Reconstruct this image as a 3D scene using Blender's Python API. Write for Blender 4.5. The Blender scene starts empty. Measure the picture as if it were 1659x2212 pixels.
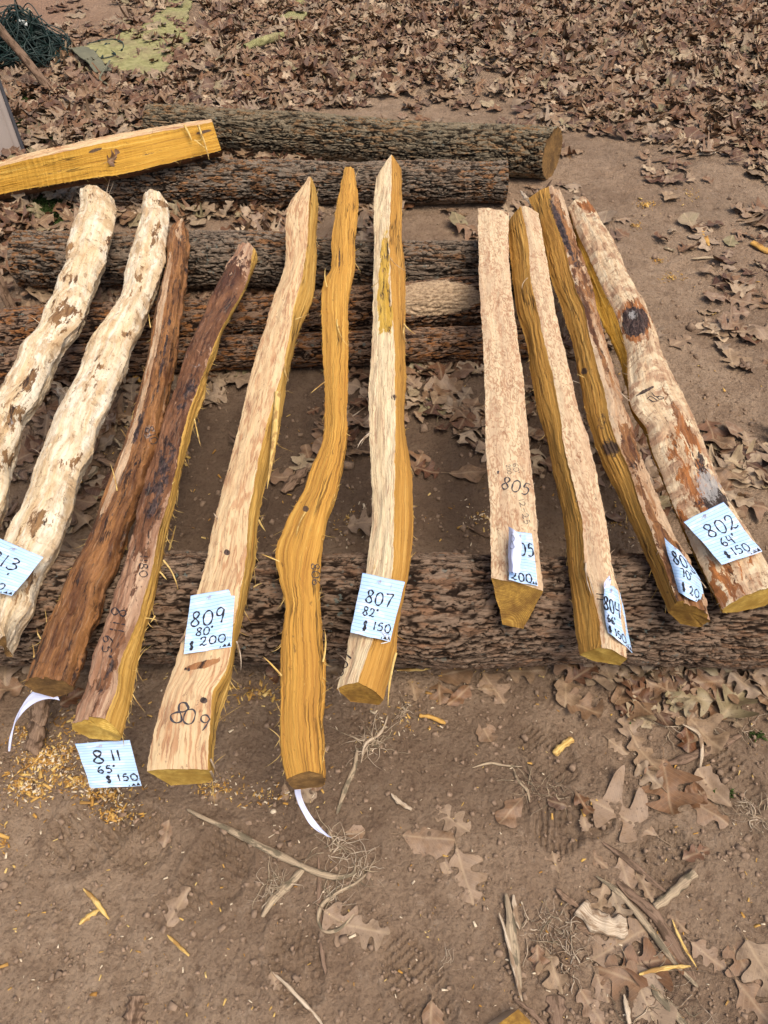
import bpy, math, random
import numpy as np
from mathutils import Vector
from mathutils.bvhtree import BVHTree
R = math.radians
rng = np.random.default_rng(7)
random.seed(7)
sc = bpy.context.scene
COL = sc.collection

# ---------------------------------------------------------------- camera
PITCH = 49.3            # degrees below the horizontal
CZ = 1.55
F = 1662.0              # focal length in units of a 1659 x 2212 frame
cd = bpy.data.cameras.new('camera'); cam = bpy.data.objects.new('camera', cd); COL.objects.link(cam)
cam.location = (0, 0, CZ); cam.rotation_euler = (R(90 - PITCH), 0, 0)
cd.sensor_fit = 'VERTICAL'; cd.sensor_height = 24.0; cd.sensor_width = 18.0; cd.lens = 24.0 * F / 2212.0
cd.clip_start = 0.02; cd.clip_end = 500
sc.camera = cam
sc.render.resolution_x = 768; sc.render.resolution_y = 1024

# ---------------------------------------------------------------- light
SUN_EL, SUN_AZ = 66.0, 140.0      # azimuth from +Y towards +X
w = bpy.data.worlds.new('World'); sc.world = w; w.use_nodes = True
nt = w.node_tree; nt.nodes.clear()
o = nt.nodes.new('ShaderNodeOutputWorld'); b = nt.nodes.new('ShaderNodeBackground')
s = nt.nodes.new('ShaderNodeTexSky'); s.sky_type = 'NISHITA'; s.sun_disc = False
s.sun_elevation = R(SUN_EL); s.sun_rotation = R(SUN_AZ); s.dust_density = 5.0; s.air_density = 1.0; s.ozone_density = 0.6
b.inputs['Strength'].default_value = 0.125
nt.links.new(s.outputs[0], b.inputs[0]); nt.links.new(b.outputs[0], o.inputs[0])
sd = bpy.data.lights.new('sun', 'SUN'); sun = bpy.data.objects.new('sun', sd); COL.objects.link(sun)
sd.energy = 1.75; sd.angle = R(32); sd.color = (1.0, 0.915, 0.80)
az, el = R(SUN_AZ), R(SUN_EL)
sv = Vector((math.sin(az) * math.cos(el), math.cos(az) * math.cos(el), math.sin(el)))
sun.rotation_euler = sv.to_track_quat('Z', 'Y').to_euler()
sc.view_settings.view_transform = 'Standard'; sc.view_settings.look = 'None'
sc.view_settings.gamma = 1.0; sc.view_settings.exposure = 0.57

# ---------------------------------------------------------------- picking points in the place
SP, CP = math.sin(R(PITCH)), math.cos(R(PITCH))
def rays(px, py):
    cx = (np.asarray(px, float) - 829.5) / F; cy = (1106 - np.asarray(py, float)) / F
    return np.stack([cx, CP + cy * SP, -SP + cy * CP], -1)
def P(px, py, z=0.0, a=None, b=0.0):
    """point at height z (or on the sloped plane z = a + b*y + z)"""
    d = rays(px, py)
    if a is None: t = (z - CZ) / d[..., 2]
    else: t = (a + z - CZ) / (d[..., 2] - b * d[..., 1])
    p = d * np.asarray(t)[..., None]; p[..., 2] += CZ
    return p
def PY(px, py, y):
    d = rays(px, py); p = d * (y / d[1]); p[2] += CZ; return p
def proj(p):
    p = np.asarray(p, float); z = p[..., 2] - CZ
    dep = p[..., 1] * CP - z * SP; up = p[..., 1] * SP + z * CP
    return 829.5 + F * p[..., 0] / dep, 1106 - F * up / dep

# ---------------------------------------------------------------- noise
_pr = np.random.default_rng(3); _perm = _pr.permutation(512).astype(np.int32); _perm = np.concatenate([_perm, _perm, _perm])
_g = _pr.normal(size=(512, 3)).astype(np.float32); _g /= np.linalg.norm(_g, axis=1)[:, None]
def pn(x, y, z=0.0, seed=0):
    x = np.asarray(x, np.float32) + seed * 17.31; y = np.asarray(y, np.float32) + seed * 5.7; z = np.asarray(z, np.float32) + seed * 9.1
    x, y, z = np.broadcast_arrays(x, y, z)
    xi = np.floor(x).astype(np.int32); yi = np.floor(y).astype(np.int32); zi = np.floor(z).astype(np.int32)
    xf = x - xi; yf = y - yi; zf = z - zi
    u = xf*xf*xf*(xf*(xf*6-15)+10); v = yf*yf*yf*(yf*(yf*6-15)+10); q = zf*zf*zf*(zf*(zf*6-15)+10)
    r = 0
    for dx in (0, 1):
        wx = u if dx else 1 - u
        for dy in (0, 1):
            wy = v if dy else 1 - v
            for dz in (0, 1):
                wz = q if dz else 1 - q
                h = _perm[(_perm[(_perm[(xi + dx) & 511] + yi + dy) & 511] + zi + dz) & 511]
                g = _g[h]
                r = r + wx * wy * wz * (g[..., 0]*(xf-dx) + g[..., 1]*(yf-dy) + g[..., 2]*(zf-dz))
    return r * 1.5
def fbm(x, y, z=0.0, oct=4, seed=0, gain=.5):
    r = 0; a = 1.0; f = 1.0
    for i in range(oct):
        r = r + a * pn(np.asarray(x)*f, np.asarray(y)*f, np.asarray(z)*f, seed + i); a *= gain; f *= 2.03
    return r
def sst(a, b, x): t = np.clip((x - a) / (b - a), 0, 1); return t * t * (3 - 2 * t)

# ---------------------------------------------------------------- mesh helpers
def mkmesh(name, verts, quads=None, tris=None, attrs=None, mats=(), smooth=True, matidx=None):
    me = bpy.data.meshes.new(name)
    verts = np.asarray(verts, np.float32).reshape(-1, 3)
    nq = 0 if quads is None else len(quads); ntr = 0 if tris is None else len(tris)
    loops = []
    if nq: loops.append(np.asarray(quads, np.int32).ravel())
    if ntr: loops.append(np.asarray(tris, np.int32).ravel())
    loops = np.concatenate(loops)
    me.vertices.add(len(verts)); me.vertices.foreach_set('co', verts.ravel())
    me.loops.add(len(loops)); me.loops.foreach_set('vertex_index', loops)
    me.polygons.add(nq + ntr)
    st = np.concatenate([np.arange(nq) * 4, nq * 4 + np.arange(ntr) * 3]).astype(np.int32)
    me.polygons.foreach_set('loop_start', st)
    if smooth: me.polygons.foreach_set('use_smooth', np.ones(nq + ntr, bool))
    for m in mats: me.materials.append(m)
    if matidx is not None: me.polygons.foreach_set('material_index', np.asarray(matidx, np.int32))
    me.update(calc_edges=True); me.validate()
    for k, v in (attrs or {}).items():
        v = np.asarray(v, np.float32)
        if v.ndim == 1:
            at = me.attributes.new(k, 'FLOAT', 'POINT'); at.data.foreach_set('value', v)
        else:
            at = me.attributes.new(k, 'FLOAT_VECTOR', 'POINT'); at.data.foreach_set('vector', v.ravel())
    return me
def link(name, me, parent=None, label=None, cat=None, group=None, kind=None, loc=None):
    o = bpy.data.objects.new(name, me); COL.objects.link(o)
    if parent is not None: o.parent = parent
    if loc is not None: o.location = loc
    if label: o['label'] = label
    if cat: o['category'] = cat
    if group: o['group'] = group
    if kind: o['kind'] = kind
    return o
def grid_quads(n, m, off=0, wrap=False):
    """n rows x m columns"""
    i = np.arange(n - 1)[:, None]; j = np.arange(m if wrap else m - 1)[None, :]; j2 = (j + 1) % m
    return (np.stack([i*m + j, i*m + j2, (i+1)*m + j2, (i+1)*m + j], -1).reshape(-1, 4) + off)
class Acc:
    """collects geometry for one mesh"""
    def __init__(s): s.v = []; s.q = []; s.t = []; s.n = 0; s.a = []; s.ma = []; s.mt = []
    def add(s, v, q=None, t=None, a=None, mi=0):
        v = np.asarray(v, float).reshape(-1, 3)
        if q is not None and len(q): s.q.append(np.asarray(q) + s.n); s.ma.append(np.full(len(q), mi))
        if t is not None and len(t): s.t.append(np.asarray(t) + s.n); s.mt.append(np.full(len(t), mi))
        aa = np.zeros((len(v), 3)) if a is None else np.broadcast_to(np.asarray(a, float), (len(v), 3))
        s.a.append(aa); s.v.append(v); s.n += len(v)
    def mesh(s, name, mats, smooth=True, origin=None, attr='guv'):
        v = np.concatenate(s.v)
        if origin is not None: v = v - np.asarray(origin)
        q = np.concatenate(s.q) if s.q else None; t = np.concatenate(s.t) if s.t else None
        mi = np.concatenate((s.ma if s.q else []) + (s.mt if s.t else []))
        return mkmesh(name, v, q, t, {attr: np.concatenate(s.a)}, mats, smooth, mi)
def catmull(pts, n):
    pts = np.asarray(pts, float)
    if len(pts) == 2: return pts[0] + (pts[1] - pts[0]) * np.linspace(0, 1, n)[:, None]
    d = np.r_[0, np.cumsum(np.linalg.norm(np.diff(pts, axis=0), axis=1) + 1e-9)]; d /= d[-1]
    tq = np.linspace(0, 1, n); out = []
    m = np.gradient(pts, d, axis=0)
    i = np.clip(np.searchsorted(d, tq, side='right') - 1, 0, len(d) - 2)
    h = (d[i+1] - d[i])[:, None]; t = ((tq - d[i])[:, None]) / h
    return ((2*t**3 - 3*t**2 + 1)*pts[i] + (t**3 - 2*t**2 + t)*h*m[i] + (-2*t**3 + 3*t**2)*pts[i+1] + (t**3 - t**2)*h*m[i+1])
def tube(acc, pts, rad, k=7, a=(0, 0, 0), flat=1.0, up=(0, 0, 1), mi=0, cap=True, seed=None):
    """swept tube; rad scalar or array; flat squashes it along `up`"""
    pts = np.asarray(pts, float); n = len(pts)
    T = np.gradient(pts, axis=0); T /= np.linalg.norm(T, axis=1)[:, None] + 1e-12
    U = np.broadcast_to(np.asarray(up, float), (n, 3)); S = np.cross(T, U); S /= np.linalg.norm(S, axis=1)[:, None] + 1e-9
    U = np.cross(S, T); rad = np.broadcast_to(np.asarray(rad, float), (n,))
    th = np.arange(k) / k * 2 * np.pi
    rr = np.ones((n, k)) if seed is None else 1 + .40 * pn(np.linspace(0, 5, n)[:, None], np.cos(th)[None]*1.2, np.sin(th)[None]*1.2, seed) + .07 * pn(np.arange(n)[:, None]*.6, np.cos(th)[None]*2.5, np.sin(th)[None]*2.5, seed)
    v = pts[:, None] + rad[:, None, None]*rr[..., None] * (np.cos(th)[None, :, None]*S[:, None] + flat*np.sin(th)[None, :, None]*U[:, None])
    L = np.r_[0, np.cumsum(np.linalg.norm(np.diff(pts, axis=0), axis=1))]
    A = np.zeros((n, k, 3)); A[..., 0] = L[:, None] + a[0]; A[..., 1] = th[None]*rad.mean() + a[1]; A[..., 2] = a[2]
    acc.add(v, grid_quads(n, k, wrap=True), None, A.reshape(-1, 3), mi)
    if cap:
        for e, r in ((0, 1), (n-1, -1)):
            acc.add(np.r_[v[e], pts[e][None]], None, [[(j+1) % k, j, k][::r] for j in range(k)], np.r_[A[e], A[e][:1]], mi)
# ---------------------------------------------------------------- materials
class M_:
    def __init__(s, name, rough=.8, spec=.3):
        s.m = bpy.data.materials.new(name); s.m.use_nodes = True; s.t = s.m.node_tree; s.t.nodes.clear()
        s.out = s.t.nodes.new('ShaderNodeOutputMaterial'); s.b = s.t.nodes.new('ShaderNodeBsdfPrincipled')
        s.t.links.new(s.b.outputs[0], s.out.inputs[0])
        s.b.inputs['Roughness'].default_value = rough; s.b.inputs['Specular IOR Level'].default_value = spec
    def N(s, ty, out=0, **k):
        n = s.t.nodes.new(ty)
        for key, v in k.items():
            if key.startswith('_'): setattr(n, key[1:], v)
            else:
                inp = n.inputs[int(key[1:])] if key[0] == 'i' and key[1:].isdigit() else n.inputs[key.replace('__', ' ')]
                s.set(inp, v)
        return n.outputs[out]
    def set(s, inp, v):
        if hasattr(v, 'is_linked'): s.t.links.new(v, inp)
        else:
            if isinstance(v, tuple) and len(v) == 3 and inp.type == 'RGBA': v = v + (1,)
            inp.default_value = v
    def attr(s, name, out='Vector'):
        n = s.t.nodes.new('ShaderNodeAttribute'); n.attribute_name = name; return n.outputs[out]
    def math(s, op, a, b=0.0, c=None, clamp=False):
        n = s.t.nodes.new('ShaderNodeMath'); n.operation = op; n.use_clamp = clamp; s.set(n.inputs[0], a); s.set(n.inputs[1], b)
        if c is not None: s.set(n.inputs[2], c)
        return n.outputs[0]
    def scale(s, vec, sx, sy, sz=1.0):
        n = s.t.nodes.new('ShaderNodeVectorMath'); n.operation = 'MULTIPLY'; s.set(n.inputs[0], vec); n.inputs[1].default_value = (sx, sy, sz); return n.outputs[0]
    def addv(s, a, b):
        n = s.t.nodes.new('ShaderNodeVectorMath'); n.operation = 'ADD'; s.set(n.inputs[0], a); s.set(n.inputs[1], b); return n.outputs[0]
    def noise(s, vec, scale=1.0, det=5, rough=.55, dist=0.0, color=False):
        return s.N('ShaderNodeTexNoise', 1 if color else 0, Vector=vec, Scale=scale, Detail=float(det), Roughness=rough, Distortion=dist)
    def ramp(s, fac, stops, interp='LINEAR'):
        n = s.t.nodes.new('ShaderNodeValToRGB'); s.t.links.new(fac, n.inputs[0]); cr = n.color_ramp; cr.interpolation = interp
        while len(cr.elements) < len(stops): cr.elements.new(.5)
        for e, (p, c) in zip(cr.elements, stops):
            e.position = p; e.color = (c, c, c, 1) if not isinstance(c, tuple) else c + (1,)
        return n.outputs[0]
    def mix(s, f, a, b, mode='MIX'):
        n = s.t.nodes.new('ShaderNodeMix'); n.data_type = 'RGBA'; n.blend_type = mode
        s.set(n.inputs[0], f); s.set(n.inputs[6], a); s.set(n.inputs[7], b); return n.outputs[2]
    def done(s, col, bump=None, bd=.002, bs=.6, rough=None):
        s.set(s.b.inputs['Base Color'], col)
        if bump is not None:
            nb = s.N('ShaderNodeBump', 0, Strength=bs, Distance=bd, Height=bump); s.t.links.new(nb, s.b.inputs['Normal'])
        if rough is not None: s.set(s.b.inputs['Roughness'], rough)
        return s.m
def tc(m, out='Object'):
    n = m.t.nodes.new('ShaderNodeTexCoord'); return n.outputs[out]

def mat_heart(name, c0, c1, c2, c3):
    m = M_(name, .7, .25); g = m.attr('guv')
    wob = m.noise(m.scale(g, 5, 22, 1), 1, 3, .5, 0, True)
    gw = m.addv(g, m.scale(wob, .0, .006, 0))
    fine = m.noise(m.scale(gw, 6, 300, 1), 1, 6, .8)
    mid = m.noise(m.scale(gw, 2.2, 120, 1), 1, 5, .7)
    big = m.noise(m.scale(gw, 3, 14, 1), 1, 3, .5)
    c = m.ramp(mid, [(.34, c0), (.45, c1), (.57, c2), (.72, c3)])
    c = m.mix(m.ramp(big, [(.40, 0.0), (.62, .6)]), c, m.mix(.5, c, c1))
    c = m.mix(m.ramp(fine, [(.36, .7), (.45, 0.0)]), c, tuple(x * .45 for x in c0))
    c = m.mix(m.ramp(fine, [(.54, 0.0), (.68, .5)]), c, c3)
    ck = m.math('ABSOLUTE', m.math('SUBTRACT', m.noise(m.scale(gw, 2.6, 62, 1), 1, 3, .5), .5))
    ckm = m.math('MULTIPLY', m.ramp(ck, [(.0, 1.0), (.010, .8), (.024, 0.0)]), m.ramp(m.noise(m.scale(g, 5, 20, 2), 1, 2, .5), [(.52, 0.0), (.60, .9)]))
    c = m.mix(ckm, c, tuple(x * .22 for x in c0))
    dk = m.noise(m.scale(g, 40, 90, 1), 1, 3, .6)
    c = m.mix(m.math('MULTIPLY', m.ramp(dk, [(.66, 0.0), (.72, .6)]), 1.0), c, (.10, .05, .02))
    d = m.attr('dark', 'Fac'); dn = m.math('ADD', d, m.math('MULTIPLY', m.math('SUBTRACT', m.noise(m.scale(g, 60, 120, 1), 1, 5, .7), .5), 1.2))
    c = m.mix(m.ramp(dn, [(.45, 0.0), (.62, .9)]), c, (.055, .035, .03))
    h = m.math('SUBTRACT', m.math('ADD', m.math('MULTIPLY', fine, .8), m.math('MULTIPLY', mid, .5)), m.math('MULTIPLY', ckm, .4))
    return m.done(c, h, .004, .8)
HEART = mat_heart('heartwood', (.30, .138, .028), (.43, .212, .040), (.52, .275, .058), (.64, .385, .11))
HEARTG = mat_heart('heartwood_golden', (.33, .150, .030), (.48, .236, .042), (.57, .300, .056), (.72, .45, .115))
HEARTY = mat_heart('heartwood_yellow', (.27, .125, .014), (.42, .212, .022), (.53, .290, .038), (.68, .45, .11))
HEARTO = mat_heart('heartwood_olive', (.28, .135, .026), (.43, .235, .046), (.54, .32, .078), (.68, .47, .16))

def mat_outer(name, cream, cream2, tan, patch, brown, brown2, amt, su, sv, contour=True, rough=.72):
    m = M_(name, rough, .3); g = m.attr('guv')
    wob = m.noise(m.scale(g, 14, 30, 1), 1, 4, .6, 0, True)
    gw = m.addv(g, m.scale(wob, .022, .014, 0))
    fib = m.noise(m.scale(gw, 12, 300, 1), 1, 6, .75)
    base = m.mix(m.ramp(m.noise(m.scale(gw, 3, 40, 1), 1, 4, .65), [(.40, 0.0), (.60, 1.0)]), cream, cream2)
    pn1 = m.noise(m.scale(gw, su, sv, 1), 1, 3.2 if contour else 5, .55 if contour else .6)
    if contour:
        st = [(.22, .9), (.33, .75), (.345, .1), (.40, .02), (.43, .85), (.455, .95), (.465, .1), (.52, .0), (.545, .8), (.575, .95), (.59, .1), (.64, .05), (.66, .9), (.75, .7)]
    else: st = [(.40, 0.0), (.48, .15), (.54, .8), (.62, 1.0)]
    f = m.math('MULTIPLY', m.ramp(pn1, st), amt)
    brk = m.ramp(m.noise(m.scale(g, 6, 16, 1), 1, 6, .72), [(.38, .22), (.54, 1.0)])
    c = m.mix(m.math('MULTIPLY', f, brk), base, tan)
    p2 = m.noise(m.scale(gw, su * 2.4, sv * 1.7, 1), 1, 6, .72)
    c = m.mix(m.math('MULTIPLY', m.ramp(p2, [(.56, 0.0), (.61, 1.0)]), m.math('MULTIPLY', brk, amt * .8)), c, patch)
    sp = m.noise(m.scale(gw, 60, 110, 1), 1, 5, .75)      # crisp small flecks
    c = m.mix(m.math('MULTIPLY', m.ramp(sp, [(.61, 0.0), (.66, .85)]), amt), c, tuple(x * .6 for x in patch))
    bm = m.math('ADD', m.attr('brown', 'Fac'), m.math('MULTIPLY', m.math('SUBTRACT', m.noise(m.scale(gw, 18, 52, 1), 1, 6, .66), .5), 2.6))
    bc = m.mix(m.ramp(m.noise(m.scale(gw, 5, 36, 1), 1, 7, .72), [(.40, 0.0), (.60, 1.0)]), brown, brown2)
    bc = m.mix(m.ramp(m.noise(m.scale(gw, 9, 62, 1), 1, 7, .78), [(.40, .97), (.475, 0.0)]), bc, (.022, .010, .007))
    bc = m.mix(m.ramp(m.noise(m.scale(gw, 16, 50, 5), 1, 6, .7), [(.56, 0.0), (.64, .55)]), bc, tan)
    c = m.mix(m.ramp(bm, [(.48, 0.0), (.54, 1.0)]), c, bc)
    dm = m.math('ADD', m.attr('dark', 'Fac'), m.math('MULTIPLY', m.math('SUBTRACT', m.noise(m.scale(gw, 26, 60, 1), 1, 6, .7), .5), 2.2))
    dc = m.mix(m.ramp(m.noise(m.scale(g, 60, 110, 1), 1, 5, .75), [(.44, 0.0), (.62, 1.0)]), (.012, .008, .008), (.10, .06, .05))
    c = m.mix(m.ramp(dm, [(.50, 0.0), (.58, .97)]), c, dc)
    gy = m.math('ADD', m.attr('grey', 'Fac'), m.math('MULTIPLY', m.math('SUBTRACT', m.noise(m.scale(g, 60, 110, 1), 1, 6, .8), .5), 3.6))
    c = m.mix(m.ramp(gy, [(.66, 0.0), (.76, .85)]), c, (.34, .32, .30))
    c = m.mix(m.ramp(fib, [(.33, .75), (.45, 0.0)]), c, m.mix(.6, c, (.08, .04, .02)))
    c = m.mix(m.ramp(fib, [(.56, 0.0), (.70, .35)]), c, m.mix(.5, c, (.85, .74, .55)))
    h = m.math('ADD', m.math('MULTIPLY', fib, .6), m.math('MULTIPLY', p2, .8))
    return m.done(c, h, .0042, .85)
SAP = mat_outer('sapwood', (.70, .52, .29), (.60, .405, .215), (.42, .20, .09), (.29, .135, .07), (.25, .10, .035), (.38, .18, .07), .85, 3.5, 30)
SAPP = mat_outer('sapwood_pink', (.69, .53, .325), (.55, .385, .235), (.38, .185, .09), (.29, .14, .07), (.20, .09, .04), (.34, .17, .08), .85, 15, 34)
SAPC = mat_outer('sapwood_cream', (.78, .65, .40), (.70, .54, .31), (.40, .22, .13), (.33, .18, .10), (.50, .29, .035), (.60, .38, .07), .75, 3.2, 60)
PEEL = mat_outer('peeled_sapwood', (.80, .71, .54), (.68, .52, .31), (.50, .33, .17), (.22, .12, .05), (.32, .18, .075), (.14, .07, .03), .85, 16, 30, False)
PEELR = mat_outer('peeled_drawknifed', (.70, .57, .37), (.58, .41, .24), (.36, .20, .11), (.22, .11, .055), (.40, .15, .04), (.20, .075, .025), .95, 26, 14, False)
INNER = mat_outer('inner_bark', (.52, .38, .26), (.42, .28, .18), (.30, .16, .09), (.22, .11, .06), (.15, .06, .025), (.33, .16, .06), .85, 8, 40, False, .55)
INNERD = mat_outer('inner_bark_dark', (.56, .38, .24), (.34, .19, .11), (.24, .115, .06), (.13, .055, .03), (.070, .026, .012), (.20, .088, .038), .95, 5, 40, False, .5)
INNERO = mat_outer('inner_bark_orange', (.56, .41, .26), (.44, .28, .16), (.30, .145, .06), (.16, .065, .025), (.10, .038, .014), (.33, .15, .05), .95, 7, 40, False, .45)

def mat_bark(name, ridge, ridge2, furrow, orange, oamt):
    m = M_(name, .92, .12); g = m.attr('guv'); h = m.attr('h', 'Fac')
    wob = m.noise(m.scale(g, 20, 50, 1), 1, 3, .6, 0, True); gw = m.addv(g, m.scale(wob, .03, .014, 0))
    n1 = m.noise(m.scale(gw, 8, 88, 1), 1, 7, .76); n2 = m.noise(m.scale(g, 4, 9, 1), 1, 4, .6)
    fine = m.noise(m.scale(gw, 34, 280, 1), 1, 6, .8)
    c = m.mix(m.ramp(m.math('ADD', n1, m.math('MULTIPLY', m.math('SUBTRACT', h, .65), .32)), [(.42, 0.0), (.58, 1.0)]), ridge, ridge2)
    fl = m.noise(m.scale(gw, 20, 62, 2), 1, 4, .6)
    oz = m.ramp(m.math('ADD', n2, m.math('MULTIPLY', m.attr('brown', 'Fac'), .35)), [(.44, .12), (.60, 1.0)])
    c = m.mix(m.math('MULTIPLY', m.math('MULTIPLY', m.ramp(fl, [(.50, 0.0), (.55, 1.0)]), oz), oamt), c, m.mix(m.ramp(n1, [(.4, 0.0), (.6, 1.0)]), tuple(x * .45 for x in orange), orange))
    c = m.mix(m.ramp(h, [(.42, 1.0), (.80, 0.0)]), c, furrow)
    c = m.mix(m.ramp(fine, [(.38, .9), (.48, 0.0)]), c, furrow)
    li = m.noise(m.scale(g, 50, 50, 3), 1, 4, .65)
    c = m.mix(m.math('MULTIPLY', m.ramp(li, [(.60, 0.0), (.64, .75)]), m.ramp(n2, [(.42, 1.0), (.54, 0.0)])), c, (.16, .19, .165))
    gm = m.math('ADD', m.attr('grey', 'Fac'), m.math('MULTIPLY', m.math('SUBTRACT', n1, .5), 1.2))
    gc = m.mix(m.ramp(m.noise(m.scale(g, 70, 110, 1), 1, 6, .8), [(.40, 0.0), (.56, 1.0)]), (.28, .19, .115), (.56, .41, .26))
    c = m.mix(m.ramp(gm, [(.5, 0.0), (.58, 1.0)]), c, gc)
    hh = m.math('ADD', m.math('MULTIPLY', fine, .5), n1)
    return m.done(c, hh, .009, 1.0)
BARK = mat_bark('osage_bark', (.085, .066, .050), (.26, .20, .145), (.018, .012, .008), (.36, .175, .075), .95)
BARKW = mat_bark('osage_bark_warm', (.10, .062, .042), (.27, .175, .115), (.020, .011, .007), (.40, .175, .065), 1.0)
BARKF = mat_bark('osage_bark_front', (.10, .066, .044), (.29, .20, .135), (.022, .013, .008), (.32, .155, .075), .6)
BARKM = mat_bark('osage_bark_mossy', (.085, .070, .047), (.25, .20, .13), (.018, .013, .008), (.36, .20, .09), .85)

def mat_end(name, c0, c1, c2):
    m = M_(name, .8, .2); g = m.attr('guv')       # guv: radial, angular, seed
    w1 = m.noise(m.scale(g, 30, 30, 1), 1, 3, .5)
    ring = m.math('SINE', m.math('ADD', m.math('MULTIPLY', m.N('ShaderNodeSeparateXYZ', 0, Vector=g), 2300.0), m.math('MULTIPLY', w1, 7.0)))
    c = m.mix(m.math('MULTIPLY_ADD', ring, .45, .5), c0, c1); c = m.mix(m.ramp(m.noise(tc(m), 22, 4, .6), [(.36, .7), (.6, 0.0)]), c, c2)
    n = m.noise(tc(m), 90, 5, .7); c = m.mix(m.ramp(n, [(.35, .6), (.6, 0.0)]), c, c2)
    saw = m.noise(m.scale(tc(m), 40, 40, 700), 1, 3, .6)
    c = m.mix(m.ramp(saw, [(.35, .5), (.5, 0.0)]), c, c2)
    return m.done(c, m.math('ADD', n, m.math('MULTIPLY', ring, .3)), .001, .5)
ENDY = mat_end('sawn_end', (.54, .34, .06), (.74, .53, .15), (.32, .18, .03))
ENDB = mat_end('weathered_end', (.22, .12, .035), (.38, .22, .08), (.08, .045, .02))
ENDD = mat_end('dark_sawn_end', (.34, .18, .03), (.54, .33, .07), (.13, .062, .016))

def mat_plain(name, c, rough=.7, spec=.3, var=.25, scale=60, bump=.0006):
    m = M_(name, rough, spec); n = m.noise(tc(m), scale, 5, .65)
    col = m.mix(m.ramp(n, [(.3, 0.0), (.7, 1.0)]), tuple(x * (1 - var) for x in c), tuple(min(1, x * (1 + var)) for x in c))
    return m.done(col, n, bump, .6)
INK = mat_plain('marker_ink', (.018, .018, .024), .6, .3, .2)
INKP = mat_plain('faded_marker', (.055, .05, .055), .8, .2, .6, 400)
INKG = mat_plain('pencil_grey', (.30, .33, .42), .8, .2, .2)
METAL = mat_plain('staple_metal', (.45, .40, .45), .35, .6, .2)
GREENW = mat_plain('green_wire', (.010, .026, .021), .45, .4, .3)
WHITE = mat_plain('white_plastic', (.66, .68, .64), .4, .4, .05)
TAUPE = mat_plain('taupe_panel', (.44, .37, .32), .55, .35, .06, 8, .0003)
DGREY = mat_plain('dark_grey_edge', (.085, .085, .095), .6, .3, .2)

def mat_paper():
    m = M_('lined_paper', .75, .2); g = m.attr('guv')
    sx = m.N('ShaderNodeSeparateXYZ', 1, Vector=g)
    v = m.math('FRACT', m.math('MULTIPLY', sx, 17.0))
    line = m.ramp(v, [(.0, 1.0), (.14, 1.0), (.20, 0.0), (1.0, 0.0)], 'LINEAR')
    lc = m.ramp(m.noise(m.scale(g, 3, 9, 1), 1, 2, .5), [(.50, 0.0), (.62, .65)])     # faint printed sky behind the lines
    c = m.mix(lc, (.44, .62, .84), (.66, .71, .86))
    c = m.mix(m.math('MULTIPLY', line, .62), c, (.17, .31, .58))
    return m.done(c, m.noise(m.scale(g, 6, 6, 1), 1, 3, .5), .0008, .3)
PAPER = mat_paper()
def mat_back():
    m = M_('paper_back', .75, .2); return m.done(m.mix(m.noise(tc(m), 30), (.56, .60, .80), (.66, .69, .86)))
PAPERB = mat_back()

def mat_leaf():
    m = M_('dry_oak_leaf', .58, .4); t = m.attr('tint'); g = m.attr('guv')
    sep = m.t.nodes.new('ShaderNodeSeparateXYZ'); m.t.links.new(t, sep.inputs[0])
    oi = m.t.nodes.new('ShaderNodeObjectInfo').outputs['Random']
    f = m.math('FRACT', m.math('ADD', sep.outputs[0], m.math('MULTIPLY', oi, sep.outputs[2])))
    c = m.ramp(f, [(0.0, (.055, .020, .010)), (.14, (.125, .048, .018)), (.30, (.185, .090, .038)), (.46, (.215, .128, .066)), (.62, (.270, .178, .100)), (.76, (.230, .168, .108)), (.89, (.48, .35, .22)), (1.0, (.17, .145, .065))])
    n = m.noise(m.scale(g, 60, 60, 1), 1, 5, .6)
    c = m.mix(m.ramp(n, [(.38, .75), (.56, 0.0)]), c, m.mix(.65, c, (.06, .03, .015)))
    c = m.mix(m.math('MULTIPLY', m.ramp(m.noise(m.scale(g, 38, 38, 2), 1, 5, .7), [(.38, .25), (.56, 1.0)]), m.math('MULTIPLY', sep.outputs[1], .85)), c, (.28, .195, .13))     # mud on it
    # veins: guv.x along, guv.y across
    gs = m.t.nodes.new('ShaderNodeSeparateXYZ'); m.t.links.new(g, gs.inputs[0])
    ay = m.math('ABSOLUTE', gs.outputs[1])
    mid = m.ramp(ay, [(.0, 1.0), (.0012, .6), (.0022, 0.0)])
    sv_ = m.math('FRACT', m.math('MULTIPLY', m.math('SUBTRACT', gs.outputs[0], m.math('MULTIPLY', ay, .8)), 95.0))
    side = m.ramp(sv_, [(.0, .5), (.08, .4), (.14, 0.0), (1.0, 0.0)])
    vein = m.math('MAXIMUM', mid, side)
    c = m.mix(m.math('MULTIPLY', vein, .6), c, m.mix(.55, c, (.50, .37, .22)))
    sp_ = m.noise(m.scale(g, 150, 150, 1), 1, 4, .7); c = m.mix(m.ramp(sp_, [(.60, 0.0), (.68, .7)]), c, (.06, .03, .018))
    m.b.inputs['Subsurface Weight'].default_value = 0.0
    return m.done(c, m.math('SUBTRACT', n, m.math('MULTIPLY', vein, .5)), .0012, .7)
LEAF = mat_leaf()

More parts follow.
